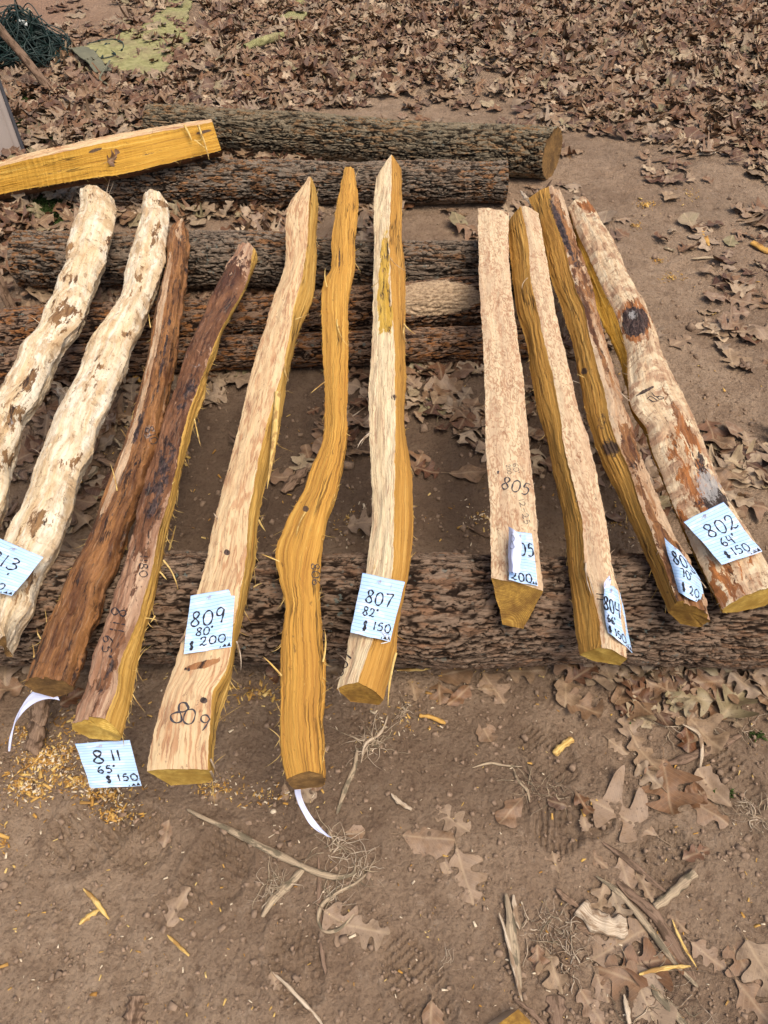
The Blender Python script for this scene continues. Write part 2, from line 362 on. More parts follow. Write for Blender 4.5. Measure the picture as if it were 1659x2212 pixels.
def mat_dirt():
    m = M_('packed_dirt', .93, .15); p = tc(m)
    a = m.noise(p, 1.6, 5, .6); b_ = m.noise(p, 16, 6, .65); c_ = m.noise(p, 110, 6, .72); d = m.noise(p, 520, 4, .7)
    col = m.mix(m.ramp(a, [(.35, 0.0), (.65, 1.0)]), (.262, .176, .113), (.330, .235, .155))
    col = m.mix(m.ramp(b_, [(.38, .5), (.54, 0.0)]), col, (.19, .122, .076))
    col = m.mix(m.ramp(c_, [(.36, .7), (.47, 0.0)]), col, (.12, .074, .046)); dd2 = m.noise(p, 38, 7, .75); col = m.mix(m.ramp(dd2, [(.37, .6), (.45, 0.0)]), col, (.15, .095, .060)); col = m.mix(m.ramp(dd2, [(.56, 0.0), (.66, .5)]), col, (.42, .315, .22))
    col = m.mix(m.ramp(c_, [(.58, 0.0), (.74, .55)]), col, (.34, .245, .165))
    wet_shade = m.attr('wet_shade', 'Fac'); col = m.mix(wet_shade, col, m.mix(.75, col, (.062, .037, .024)))  # darker soil: moisture together with shade painted into the colour
    red = m.attr('red', 'Fac'); col = m.mix(m.math('MULTIPLY', red, .6), col, (.30, .17, .11))
    vo = m.N('ShaderNodeTexVoronoi', 0, Vector=m.addv(p, m.scale(m.noise(p, 60, 3, .5, 0, True), .01, .01, .01)), Scale=120.0)
    hh = m.math('ADD', m.math('ADD', m.math('MULTIPLY', c_, 1.0), m.math('MULTIPLY', d, .35)), m.math('MULTIPLY', m.math('SUBTRACT', 1.0, vo), .5))
    hh = m.math('ADD', hh, m.math('MULTIPLY', b_, 1.5))
    return m.done(col, hh, .009, .9)
DIRT = mat_dirt()
def mat_strip(name, c, c2, dark):
    m = M_(name, .85, .2); g = m.attr('guv')
    n = m.noise(m.scale(g, 18, 500, 1), 1, 6, .7); n2 = m.noise(m.scale(g, 25, 60, 1), 1, 4, .6)
    col = m.mix(m.ramp(n, [(.42, 0.0), (.58, 1.0)]), c, c2); col = m.mix(m.ramp(n2, [(.50, 0.0), (.58, .85)]), col, dark)
    return m.done(col, m.math('ADD', n, n2), .0015, .8)
VINE = mat_strip('dry_vine', (.27, .20, .13), (.44, .34, .22), (.115, .095, .06))
FIBRE = mat_strip('pale_fibre', (.36, .27, .18), (.58, .47, .34), (.22, .14, .08))
SHREDB = mat_strip('bark_shred', (.17, .105, .065), (.30, .20, .13), (.07, .04, .022))
SLIVER = mat_strip('yellow_sliver', (.52, .32, .08), (.72, .52, .20), (.30, .16, .05))
CHIP = mat_strip('wood_chip', (.42, .215, .045), (.56, .34, .10), (.25, .12, .035))
CHIPW = mat_plain('pale_chip', (.64, .52, .36), .8, .2, .2)
TWIG = mat_strip('brown_twig', (.16, .10, .065), (.25, .165, .11), (.08, .05, .03))
STONE = mat_plain('pebble', (.24, .165, .11), .85, .2, .35, 80)
MOSS = mat_plain('moss_green', (.045, .072, .018), .9, .1, .6, 90)
def mat_mat():
    m = M_('green_mat', .95, .05); p = tc(m); n = m.noise(p, 35, 5, .6); f = m.noise(p, 500, 3, .7); n3 = m.noise(p, 7, 4, .6)
    c = m.mix(m.ramp(n, [(.40, 0.0), (.60, 1.0)]), (.23, .215, .095), (.345, .32, .15))
    c = m.mix(m.ramp(f, [(.35, .5), (.5, 0.0)]), c, (.17, .16, .06)); c = m.mix(m.ramp(n3, [(.45, 0.0), (.7, .7)]), c, (.26, .19, .12))
    return m.done(c, f, .003, .8)
MATG = mat_mat()
def mat_matb():
    m = M_('mat_backing', .95, .05); p = tc(m); n = m.noise(p, 35, 5, .6)
    return m.done(m.mix(n, (.11, .11, .075), (.20, .19, .13)), m.noise(p, 500, 3), .002, .6)
MATB = mat_matb()
# ---------------------------------------------------------------- ground
def G(x, y):
    x = np.asarray(x, float); y = np.asarray(y, float)
    h = .014 * pn(x*1.1, y*1.1, 3.3) + .007 * pn(x*4, y*4, 1.2) + .0035 * pn(x*11, y*11, 5.1)
    far = sst(6, 40, np.hypot(x, y)); h = h + far * .35 * pn(x*.05, y*.05, .7)
    return h
def PG(px, py, dz=0.0):
    """a pixel's point on the ground"""
    p = P(px, py, 0.0)
    for _ in range(3):
        z = G(p[..., 0], p[..., 1]); p = P(px, py, z)
    p[..., 2] += dz
    return p
ny1 = 760; ky = .75
yy = (np.exp(np.linspace(0, math.log(1 + ky*7.4), ny1)) - 1) / ky - .35
ys = np.r_[-60, -20, -8, -3, -1.2, -.7, yy, np.array([7.6, 8.5, 10, 13, 18, 26, 40, 70, 120])]
cc = np.linspace(-1, 1, 1100)
cs = np.r_[-60, -25, -10, -5, -3, -2, -1.5, -1.25, -1.1, cc, 1.1, 1.25, 1.5, 2, 3, 5, 10, 25, 60]
hwid = .80 + .56 * np.clip(ys, 0, 9)
X = cs[None, :] * hwid[:, None]; Y = np.repeat(ys[:, None], len(cs), 1)
Z = G(X, Y)
near = (Y > -.6) & (Y < 7.3) & (np.abs(cs)[None, :] < 1.2)
fx = X[near]; fy = Y[near]
d = .0036 * pn(fx*27, fy*27, 0, 4) + .0035*(np.abs(pn(fx*15, fy*15, 0, 31))-.2) + .0024 * (np.abs(pn(fx*48, fy*48, 0, 8)) - .2) + .0019 * pn(fx*95, fy*95, 0, 6) + .0008*pn(fx*210, fy*210, 0, 7)
cl = pn(fx*60, fy*60, 0, 12); cm_ = sst(-.05, .4, pn(fx*3.1, fy*3.1, 0, 14)); d += .0035 * sst(.25, .75, cl) * cm_
cl2 = pn(fx*130, fy*130, 0, 15); d += .0016 * sst(.3, .7, cl2)
# shoe-tread prints pressed into the mud
for (px, py, ang, rx, ry, per) in [(1575, 1672, 25, .055, .085, .0125), (1262, 1768, 5, .06, .04, .014), (1440, 1840, -30, .05, .06, .011), (200, 1790, -38, .07, .10, .016), (300, 1810, 40, .06, .07, .014), (1180, 1620, 35, .05, .08, .012), (1530, 1430, 10, .05, .06, .012), (1205, 1790, 80, .05, .05, .012), (640, 2080, 15, .05, .08, .013), (470, 1880, -25, .06, .09, .014), (1660, 640, 12, .06, .08, .014), (1500, 580, 8, .09, .05, .016), (900, 2120, 35, .05, .09, .013)]:
    c = P(px, py, 0); dx = fx - c[0]; dy = fy - c[1]; a = R(ang); u = dx*math.cos(a) + dy*math.sin(a); v = -dx*math.sin(a) + dy*math.cos(a)
    rr = np.sqrt((u/rx)**2 + (v/ry)**2); wn = 1 - sst(.75, 1.15, rr)
    if wn.max() > 0:
        d += wn * (-.008 + .007 * sst(-.2, .5, np.sin((v + .004*pn(u*40, v*40, 0, 3)) / per * 2*np.pi)) * sst(-.5, 0, pn(u*26, v*26, 0, 5))) + .004*np.exp(-((rr-1.1)/.12)**2)
Z[near] += d
wet_shade = np.zeros_like(Z); red = np.zeros_like(Z)
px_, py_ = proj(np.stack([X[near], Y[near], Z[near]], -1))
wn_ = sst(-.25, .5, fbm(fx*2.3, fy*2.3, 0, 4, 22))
wet_shade[near] = np.clip(.45 * wn_ * .6 + .95 * np.exp(-((py_ - 1000)/230.)**2) * np.exp(-((px_ - 780)/600.)**4) + .35*np.exp(-((py_-1640)/190.)**2)*np.exp(-((px_-800)/700.)**2), 0, .85)  # moist patches, plus the staves' shade between the logs painted in as darker soil
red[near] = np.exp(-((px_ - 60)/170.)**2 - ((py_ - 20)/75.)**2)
me = mkmesh('ground', np.stack([X, Y, Z], -1), grid_quads(*X.shape), None, {'wet_shade': wet_shade.ravel(), 'red': red.ravel()}, [DIRT])
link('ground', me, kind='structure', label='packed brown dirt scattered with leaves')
del X, Y, Z, near, fx, fy, d, px_, py_

# ---------------------------------------------------------------- blobs given as (attribute, px, py, rx, ry, angle, strength)
def blobs(pos, lst, names):
    px, py = proj(pos); out = {n: np.zeros(px.shape) for n in names}
    for (n, x, y, rx, ry, ang, st) in lst:
        a = R(ang); dx = px - x; dy = py - y; u = dx*math.cos(a) + dy*math.sin(a); v = -dx*math.sin(a) + dy*math.cos(a)
        out[n] = out[n] + st * np.exp(-((u/rx)**2 + (v/ry)**2) ** 1.5)
    return out

# ---------------------------------------------------------------- bark logs
def end_disc(ring, inward, depth, seed, k=7, pith=0.0):
    """ring (m,3) -> concentric cap mesh with a slightly rough sawn face; returns verts, quads, attrs"""
    c = ring.mean(0); m = len(ring); vs = []; at = []
    for i in range(k + 1):
        f = 1 - i / k * .985; p = c + (ring - c) * f
        r = np.linalg.norm(p - c + np.array([0, 0, pith]), axis=1)
        p = p + inward * (depth * (1 if i == 1 else (0 if i == 0 else 1)) + .0012 * pn(p[:, 0]*60, p[:, 1]*60 , p[:, 2]*60, seed))[:, None]
        vs.append(p); at.append(np.stack([r, np.linspace(0, 1, m), np.full(m, seed)], -1))
    return np.concatenate(vs), grid_quads(k + 1, m, wrap=True), np.concatenate(at)
def bark_log(A, B, ra, rb, seed, mat, amp=.006, n=520, m=190, endmat=ENDB, ends=(True, True), bl=(), wig=.02, fu=6, fv=88, knots=(), skew=None):
    A = np.asarray(A, float); B = np.asarray(B, float); L = np.linalg.norm(B - A); t = np.linspace(0, 1, n)
    s = t * L; d = (B - A) / L; side = np.cross(d, (0, 0, 1)); side /= np.linalg.norm(side); up = np.cross(side, d)
    rad = ra + (rb - ra) * t; rad = rad * (1 + .09 * pn(s*3, 0*s, 0, seed) + .03 * pn(s*9, 0*s, 0, seed+1))
    cen = A + d * s[:, None] + side * (wig * pn(s*1.3, 0*s, 1.0, seed+2))[:, None] + up * (wig*.25 * pn(s*1.7, 0*s, 2.0, seed+3))[:, None]
    th = np.linspace(0, 2*np.pi, m, endpoint=False)
    S, T = np.meshgrid(s, th, indexing='ij'); r0 = (ra + rb)/2
    tw = T + .35 * pn(S*1.5, 0*S, 0, seed+9) + .12*pn(S*7, np.cos(T)*1.5, np.sin(T)*1.5, seed+4)
    cy = np.cos(tw) * r0; cz = np.sin(tw) * r0
    wob = .012 * pn(S*14, cy*30, cz*30, seed+5) + .006 * pn(S*40, cy*70, cz*70, seed+15)
    a1 = np.abs(pn(S*fu, (cy+wob)*fv, (cz+wob)*fv, seed+6)); a2 = np.abs(pn(S*fu*2.3, (cy+wob)*fv*1.7, (cz-wob)*fv*1.7, seed+7))
    a3 = np.abs(pn(S*fu*5, (cy-wob)*fv*3.2, (cz+wob)*fv*3.2, seed+13)); brk = sst(.02, .2, np.abs(pn(S*26, cy*34, cz*34, seed+14)))
    h = (sst(.0, .22, a1) * .5 + sst(.0, .24, a2) * .3 + sst(0, .25, a3) * .2) * (.80 + .20*brk)
    plate = pn(S*30, cy*90, cz*90, seed+8)
    h = h + .18 * plate
    lump = .06 * pn(S*4, cy*9, cz*9, seed+10) + .02 * pn(S*11, cy*20, cz*20, seed + 12)
    rr = rad[:, None] * (1 + lump) + amp * (h - .75) + .0012 * pn(S*120, cy*260, cz*260, seed+11)
    for (ks, kt, kr, kh) in knots:
        rr = rr + kh * np.exp(-(((S-ks)/kr)**2 + (((T-kt+np.pi) % (2*np.pi) - np.pi)*r0/kr)**2))
    pos = cen[:, None] + rr[..., None] * (np.cos(T)[..., None]*side + np.sin(T)[..., None]*up)
    if skew:
        ws = sst(L-.25, L, S); pos = pos + d*(ws*((pos[..., 1]-B[1])*skew[0] - (pos[..., 2]-B[2])*skew[1]))[..., None]
    g = np.stack([S, T*r0, np.full(S.shape, seed*1.0)], -1)
    bb = blobs(pos, bl, ['brown', 'grey'])
    edge = np.minimum(S, L - S); bb['brown'] = bb['brown'] + 1.2 * np.exp(-(edge/.05)**2)
    org = (A + B)/2; org[2] = G(org[0], org[1]); org[2] = min(A[2]-ra, B[2]-rb)
    return dict(pos=pos, g=g, h=h, bb=bb, org=org, d=d, mat=mat, endmat=endmat, ends=ends, seed=seed)
def make_log(name, label, cat, group, D):
    e = link(name, None, label=label, cat=cat, group=group, loc=D['org'])
    pos = D['pos'] - D['org']; n, m = pos.shape[:2]
    me = mkmesh('bark', pos, grid_quads(n, m, wrap=True), None, {'guv': D['g'].reshape(-1, 3), 'h': D['h'].ravel(), 'brown': D['bb']['brown'].ravel(), 'grey': D['bb']['grey'].ravel()}, [D['mat']])
    link('bark', me, e)
    for k, (i, sg) in enumerate(((0, 1), (n-1, -1))):
        v, q, a = end_disc(pos[i], D['d']*sg, .004, D['seed']+k)
        link('cut_end', mkmesh('cut_end', v, q if k == 0 else q[:, ::-1], None, {'guv': a}, [D['endmat']], False), e)
    return e
def lg(px, py, r, extra=0): return P(px, py, r + extra)
def Gz(p): return float(G(p[0], p[1]))
LOGG = 'bark covered logs lying on the ground'
# big front log the staves rest on
A = lg(-420, 1310, .121); B = lg(2060, 1322, .121)
make_log('front_log', 'long thick rough bark log lying crosswise under the front ends of the staves', 'log', LOGG,
    bark_log(A, B, .120, .119, 11, BARKF, .011, 900, 300, fu=5, fv=92, bl=[('brown', 820, 1250, 300, 30, 0, .5), ('brown', 1659, 1420, 90, 30, 0, 1.0)]))
make_log('back_log', 'thickest dark furrowed log at the back, with its brown sawn right end showing', 'log', LOGG,
    bark_log(lg(325, 268, .078), lg(1192, 333, .098), .080, .098, 12, BARKM, .014, 640, 230, skew=(.38, .08), fu=6, fv=76, bl=[('brown', 760, 280, 90, 30, 0, .9), ('brown', 1160, 300, 60, 60, 0, .8)]))
make_log('middle_log', 'knobbly grey lichened bark log whose left end lies under the yellow split log', 'log', LOGG,
    bark_log(lg(205, 395, .078), lg(1092, 393, .079), .080, .078, 13, BARK, .012, 600, 210, knots=((.42, 1.3, .06, .012), (.52, 2.4, .05, .01)), bl=[('brown', 450, 400, 200, 50, 0, .8), ('brown', 1070, 380, 40, 60, 0, 1.0)]))
make_log('grey_log', 'thick grey bark log with split left end, under the middle of the staves', 'log', LOGG,
    bark_log(lg(42, 562, .092), lg(1185, 578, .078), .098, .078, 14, BARK, .012, 640, 220, bl=[('brown', 70, 570, 45, 70, 0, 1.5)], wig=.03))
make_log('orange_log', 'reddish brown log with a bare pale patch, in front of the grey log', 'log', LOGG,
    bark_log(lg(-260, 742, .078), lg(1056, 652, .076), .078, .074, 15, BARKW, .010, 700, 200, bl=[('grey', 940, 644, 95, 36, -3, 1.7), ('brown', 500, 700, 400, 60, 0, 1.0), ('brown', 80, 700, 150, 30, 0, 1.4)]))
make_log('low_log', 'low dark log pressed against the reddish log, half hidden in shade beneath the staves', 'log', LOGG,
    bark_log(lg(-240, 805, .052), lg(1150, 733, .050), .052, .050, 16, BARKW, .009, 640, 150, bl=[('brown', 560, 760, 200, 60, 0, .8), ('brown', 1040, 750, 150, 22, 0, 1.4)]))
# ---------------------------------------------------------------- handwriting strokes
GL = {
 '0': [[(.5,1),(.15,.85),(.03,.45),(.2,.08),(.5,0),(.85,.12),(.97,.5),(.82,.88),(.5,1),(.4,.98)]],
 '1': [[(.5,1.02),(.46,0)]],
 '2': [[(.08,.72),(.22,.95),(.52,1.0),(.78,.82),(.7,.55),(.35,.2),(.02,.02)],[(.02,.02),(.3,.1),(.65,.0),(.98,.08)]],
 '3': [[(.12,.95),(.5,1.0),(.8,.82),(.6,.6),(.35,.52),(.7,.48),(.92,.25),(.65,.02),(.3,-.03),(.05,.1)]],
 '4': [[(.18,1.0),(.1,.5),(.4,.45),(.9,.5)],[(.82,1.0),(.76,-.1)]],
 '5': [[(.85,1.0),(.3,.98)],[(.3,.98),(.2,.58),(.5,.64),(.82,.5),(.85,.2),(.5,0),(.08,.06)]],
 '6': [[(.75,1.0),(.3,.7),(.08,.3),(.25,.02),(.6,0),(.85,.22),(.65,.46),(.3,.4),(.12,.2)]],
 '7': [[(.05,.95),(.5,.98),(.95,1.0),(.75,.6),(.5,-.02)]],
 '8': [[(.82,.88),(.5,1.02),(.18,.86),(.28,.6),(.65,.42),(.85,.2),(.6,0),(.25,.0),(.08,.2),(.3,.45),(.7,.64),(.84,.86),(.6,1.0)]],
 '9': [[(.9,.85),(.55,1.02),(.18,.85),(.22,.58),(.6,.5),(.88,.7),(.92,.88),(.85,.4),(.72,-.02)]],
 '$': [[(.9,.8),(.5,.9),(.15,.7),(.45,.5),(.85,.3),(.5,.08),(.1,.2)],[(.42,1.05),(.35,-.08)],[(.66,1.05),(.58,-.08)]],
 '"': [[(.25,1.1),(.2,.8)],[(.6,1.12),(.55,.82)]],
 '-': [[(.15,.5),(.85,.5)]], '=': [[(.0,.7),(1.0,.7)],[(.0,.3),(1.0,.3)]], '.': [[(.4,.1),(.5,.0)]], '/': [[(.2,1.0),(.8,.0)]],
 '#': [[(.05,.9),(.95,1.0)],[(.0,.55),(.9,.62)],[(.35,1.1),(.3,.3)]],
 ',': [[(.5,.2),(.35,-.2)]],
}
def text_strokes(s, x, y, h, w=None, gap=.22, slant=.0):
    """strokes for text whose first glyph's lower-left is (x, y); y up"""
    w = w or h * .62; out = []
    for ch in s:
        cw = w * (.35 if ch in '1.",' else .9 if ch == '-' else 1)
        if ch in GL:
            for st in GL[ch]:
                st = np.array(st, float); st += np.random.default_rng(len(out)+ord(ch)).normal(0, .012, st.shape)
                out.append(np.stack([x + cw*st[:, 0] + slant*h*st[:, 1], y + h*st[:, 1]], -1))
        x += cw + w * gap
    return out
def stroke_mesh(acc, pts, nrm, wid, mi=0):
    pts = np.asarray(pts); n = len(pts)
    T = np.gradient(pts, axis=0); S = np.cross(T, nrm); S /= np.linalg.norm(S, axis=1)[:, None] + 1e-12
    wv = wid * (1 + .32*np.sin(np.arange(n)*.55 + pts[0, 0]*300))[:, None] * .5
    v = np.stack([pts - S*wv, pts + S*wv], 1)
    acc.add(v, grid_quads(n, 2), mi=mi)

# ---------------------------------------------------------------- split staves
A0, B0 = .345, -.030        # height of the staves' upper faces: z = A0 + B0*y
def sline(pts, N):
    pts = np.asarray(pts, float); y = pts[:, 1]; x = pts[:, 0]
    t = np.linspace(0, 1, N); yq = y[0] + (y[-1]-y[0])*t
    m = np.zeros(len(y)); dl = np.diff(x)/np.diff(y)
    m[0], m[-1] = dl[0], dl[-1]
    for i in range(1, len(y)-1): m[i] = 0 if dl[i-1]*dl[i] < 0 and False else .5*(dl[i-1]+dl[i])
    i = np.clip(np.searchsorted(y, yq, side='right')-1, 0, len(y)-2); h = y[i+1]-y[i]; u = (yq-y[i])/h
    xq = (2*u**3-3*u**2+1)*x[i]+(u**3-2*u**2+u)*h*m[i]+(-2*u**3+3*u**2)*x[i+1]+(u**3-u**2)*h*m[i+1]
    return xq, yq
def prof(v, N):
    if np.isscalar(v): return np.full(N, float(v))
    v = np.asarray(v, float)
    if v.ndim == 1: return np.interp(np.linspace(0, 1, N), np.linspace(0, 1, len(v)), v)
    return np.interp(np.linspace(0, 1, N), v[:, 0], v[:, 1])
BVHS = []
def stave(label, seed, lines, hid, segs, endmat=ENDY, a=A0, b=B0, N=560, bl=(), fib=(), name='split_stave', group='numbered hand split staves laid side by side', wob=.0013, splinters=(), cat='stave', slice_m=.0019, farmat=None, vb=None):
    nodes = []
    for (pts, dz) in lines:
        x, y = sline(pts, N); nodes.append(P(x, y, prof(dz, N), a=a, b=b))
    for (i, j, f, dz, dy) in hid:
        p = nodes[i]*(1-prof(f, N)[:, None]) + nodes[j]*prof(f, N)[:, None]
        p = p.copy(); p[:, 2] += prof(dz, N); p[:, 1] += prof(dy, N); nodes.append(p)
    nn = len(nodes); c = sum(nodes)/nn
    s = np.r_[0, np.cumsum(np.linalg.norm(np.diff(nodes[0], axis=0), axis=1))]
    for k, p in enumerate(nodes):
        side = np.gradient(p, axis=0); side = np.stack([side[:, 1], -side[:, 0], 0*side[:, 0]], -1); side /= np.linalg.norm(side, axis=1)[:, None]
        p += side * (wob*(pn(s*55, k*3.3+0*s, 0, seed) + .6*pn(s*160, k*3.3+0*s, 0, seed+1) + 1.6*pn(s*16, k*3.3+0*s, 0, seed+2)))[:, None]
    base = nodes[0].mean(0); base = c.mean(0).copy(); base[2] = min(p[:, 2].min() for p in nodes)
    e = link(name, None, label=label, cat=cat, group=group, loc=base)
    T = np.gradient(c, axis=0); T /= np.linalg.norm(T, axis=1)[:, None]
    parts = {}; vacc = 0.0; ring_first = []; ring_last = []
    allv = []; allq = []; off = 0
    for k, (part, mat, bulge, kind) in enumerate(segs):
        p0, p1 = nodes[k], nodes[(k+1) % nn]
        wmean = np.linalg.norm(p1-p0, axis=1).mean(); wmean2 = wmean + 1.5*abs(np.mean(prof(bulge, N)))
        m = max(4, int(wmean2/slice_m)) if kind != 'hid' else 7
        f = np.linspace(0, 1, m+1)[None, :, None]
        q = p0[:, None]*(1-f) + p1[:, None]*f
        mid = (p0+p1)/2 - c; nrm = np.cross(T, p1-p0); nrm /= np.linalg.norm(nrm, axis=1)[:, None]+1e-9
        sg = np.sign((nrm*mid).sum(1)); sg[sg == 0] = 1; sg = np.sign(np.median(sg)); nrm = nrm*sg
        bshape = (4*f*(1-f)) ** .8
        q = q + nrm[:, None]*prof(bulge, N)[:, None, None]*bshape
        S = np.repeat(s[:, None], m+1, 1); V = vacc + np.linspace(0, 1, m+1)[None]*wmean2 + 0*S
        env = sst(0, .10, f[..., 0]) * sst(0, .10, 1-f[..., 0]) + 0*S
        if kind == 'heart':
            w = .004*pn(S*7, V*24, 0, seed+3)
            tear = sst(.0, .35, pn(S*5, V*12, 0, seed+8)); dd = .0009*pn(S*1.6, (V+w)*30, 0, seed+4) + (.0010+.0034*tear)*(np.abs(pn(S*3.5, (V+w)*100, 0, seed+5))-.2) + (.0010+.0018*tear)*np.abs(pn(S*9, (V+w)*240, 0, seed+6)) + .0018*pn(S*6, V*14, 0, seed+7) + .0012*np.floor(3*pn(S*2.5, (V+w)*30, 0, seed+9))
        elif kind == 'sap':
            w = .006*pn(S*9, V*24, 0, seed+3)
            fl = pn(S*12, (V+w)*50, 0, seed+4)
            dd = .0011*np.floor(fl*5)/1.0*.5 + .0016*pn(S*7, V*22, 0, seed+5) + .0007*pn(S*30, V*200, 0, seed+6)
        elif kind == 'peel':
            w = .006*pn(S*9, V*24, 0, seed+3)
            dd = .0050*pn(S*10, V*15, 0, seed+4) + .0020*np.floor(4*pn(S*11, V*30, 0, seed+9)) + .0034*np.abs(pn(S*22, (V+w)*44, 0, seed+5)) + .0012*pn(S*34, V*190, 0, seed+6)
        elif kind == 'bark':
            w = .006*pn(S*9, V*24, 0, seed+3)
            fl = pn(S*10, (V+w)*34, 0, seed+4)
            fl2 = pn(S*17, (V+w)*62, 0, seed+8); dd = .0042*sst(-.04, .04, fl) + .0028*sst(-.03, .05, fl2) + .0032*np.clip(np.abs(pn(S*8, (V+w)*60, 0, seed+5))*2.5, 0, 1) + .0014*pn(S*50, V*160, 0, seed+6)
        else: dd = .002*pn(S*8, V*40, 0, seed+4)
        q = q + nrm[:, None]*(dd*env)[..., None]
        if kind == 'hid' or True: ring_first.append(q[0, :-1]); ring_last.append(q[-1, :-1])
        allv.append(q.reshape(-1, 3)); gq = grid_quads(N, m+1, off); allq.append(gq); off += N*(m+1)
        g = np.stack([S, V, np.full(S.shape, seed*1.7)], -1)
        parts.setdefault(part, []).append((q - base, g, q, mat))
        vacc += wmean2
    names = ['dark', 'brown', 'grey']
    for part, lst in parts.items():
        vs = []; qs = []; gs = []; at = {n: [] for n in names}; o = 0; mats = []; mi = []
        for (ql, g, q, mat) in lst:
            vs.append(ql.reshape(-1, 3)); gs.append(g.reshape(-1, 3)); gq = grid_quads(ql.shape[0], ql.shape[1], o); qs.append(gq); o += ql.shape[0]*ql.shape[1]
            if mat not in mats: mats.append(mat)
            mi.append(np.full(len(gq), mats.index(mat)))
            bb = blobs(q, bl, names)
            if vb is not None: bb['brown'] = bb['brown'] + vb(g[..., 0], g[..., 1], mat, q)
            for n in names: at[n].append(bb[n].ravel())
        atr = {n: np.concatenate(v) for n, v in at.items()}; atr['guv'] = np.concatenate(gs)
        link(part, mkmesh(part, np.concatenate(vs), np.concatenate(qs), None, atr, mats, True, np.concatenate(mi)), e)
    for k, (ring, i) in enumerate(((np.concatenate(ring_first), 0), (np.concatenate(ring_last), N-1))):
        v, q, at = end_disc(ring - base, T[i]*(1 if k == 0 else -1), .0012, seed+k, 7, .075)
        link('end_grain', mkmesh('end_grain', v, q, None, {'guv': at}, [endmat if k else (farmat or endmat)], False), e)
    # loose fibres along the split edges
    if fib:
        r = np.random.default_rng(seed); ac = Acc()
        for (k, cnt, lmax, mi) in fib:
            p = nodes[k]; out = p - c; out -= (out*T).sum(1)[:, None]*T; out /= np.linalg.norm(out, axis=1)[:, None]+1e-9
            for _ in range(int(cnt*.6)):
                i = r.integers(4, N-4); L = lmax*(.25+.75*r.random()**2.2); sgn = r.choice([-1, 1], p=[.35, .65])
                dirv = T[i]*sgn*(1.0) + out[i]*r.uniform(.03, .55) + np.array([0, 0, 1])*r.uniform(-.12, .35); dirv /= np.linalg.norm(dirv)
                curl = out[i]*r.normal(.0, .5)+np.array([0, 0, 1])*r.normal(-.2, .5)+T[i]*r.normal(0, .4); L *= .8
                tt = np.linspace(0, 1, 5)[:, None]; pp = p[i] - out[i]*.0015 + dirv*L*tt + curl*L*tt**2
                wd = r.uniform(.0004, .0013)*np.array([1, .95, .8, .5, .08])
                tube(ac, pp, wd, 3, (s[i], r.random()*.3, seed), flat=.5, mi=mi, cap=False)
        o = link('loose_fibre', ac.mesh('loose_fibre', [SLIVER, FIBRE, SHREDB], True, base), e); o['kind'] = 'stuff'
    for (x0, y0, x1, y1, wpx, lift, mi) in splinters:
        wpx *= 1.0
        ac = Acc(); q0 = P(x0, y0, .004, a=a, b=b); q1 = P(x1, y1, lift, a=a, b=b); dvec = q1-q0; L = np.linalg.norm(dvec)
        bend = np.cross(dvec, (0, 0, 1))*.12*math.sin(seed+x0); tt = np.linspace(0, 1, 8)[:, None]
        pp = q0 + dvec*tt + bend*(tt*(1-tt))*4*.5
        tube(ac, pp, wpx*.0007*np.array([1, 1, .95, .9, .8, .65, .4, .06]), 5, (0, x0*.01, seed), flat=.4, seed=seed)
        link('splinter', ac.mesh('splinter', [[SLIVER, FIBRE, SHREDB][mi]], True, base), e)
    bv = BVHTree.FromPolygons([Vector(x) for x in np.concatenate(allv)], np.concatenate(allq).tolist()) if False else (np.concatenate(allv), np.concatenate(allq))
    e['_tmp'] = 0; del e['_tmp']
    return dict(e=e, base=base, geo=bv, nodes=nodes, a=a, b=b)
def bvh_of(D):
    if 'bvh' not in D: D['bvh'] = BVHTree.FromPolygons(D['geo'][0].tolist(), D['geo'][1].tolist())
    return D['bvh']
def hit(D, px, py):
    d = rays(px, py); d = Vector(d / np.linalg.norm(d)); h, nrm, i, dist = bvh_of(D).ray_cast(Vector((0, 0, CZ)), d)
    if h is None: return None, None
    if nrm.dot(d) > 0: nrm = -nrm
    return np.array(h), np.array(nrm)
def write_on(D, strokes, wpx, mat=INKP, name='handwritten_number'):
    """strokes in frame coordinates, laid on the wood"""
    ac = Acc(); ok = False
    for st in strokes:
        c = catmull(st, max(6, len(st)*5)); pts = []; nr = []
        for (x, y) in c:
            h, n = hit(D, x, y)
            if h is None: continue
            pts.append(h + n*.0010); nr.append(n)
        if len(pts) > 3:
            pts = np.array(pts); nr = np.array(nr); ks = np.array([.25, .5, .25])
            pts[1:-1] = .25*pts[:-2] + .5*pts[1:-1] + .25*pts[2:]
            nr = np.repeat(nr.mean(0)[None], len(pts), 0); stroke_mesh(ac, pts, nr, wpx*.00075); ok = True
    if ok: link(name, ac.mesh(name, [mat], True, D['base']), D['e'])
def placed(s, x, y, h, ang=0, w=None, gap=.22, sx=1.0):
    """text strokes in frame pixels; (x, y) lower-left, baseline turned by ang degrees"""
    a = R(ang); out = []
    for st in text_strokes(s, 0, 0, h, w, gap):
        u = st[:, 0]*sx; v = st[:, 1]; out.append(np.stack([x + u*math.cos(a) + v*math.sin(a), y + u*math.sin(a) - v*math.cos(a)], -1))
    return out
H = 'heart'
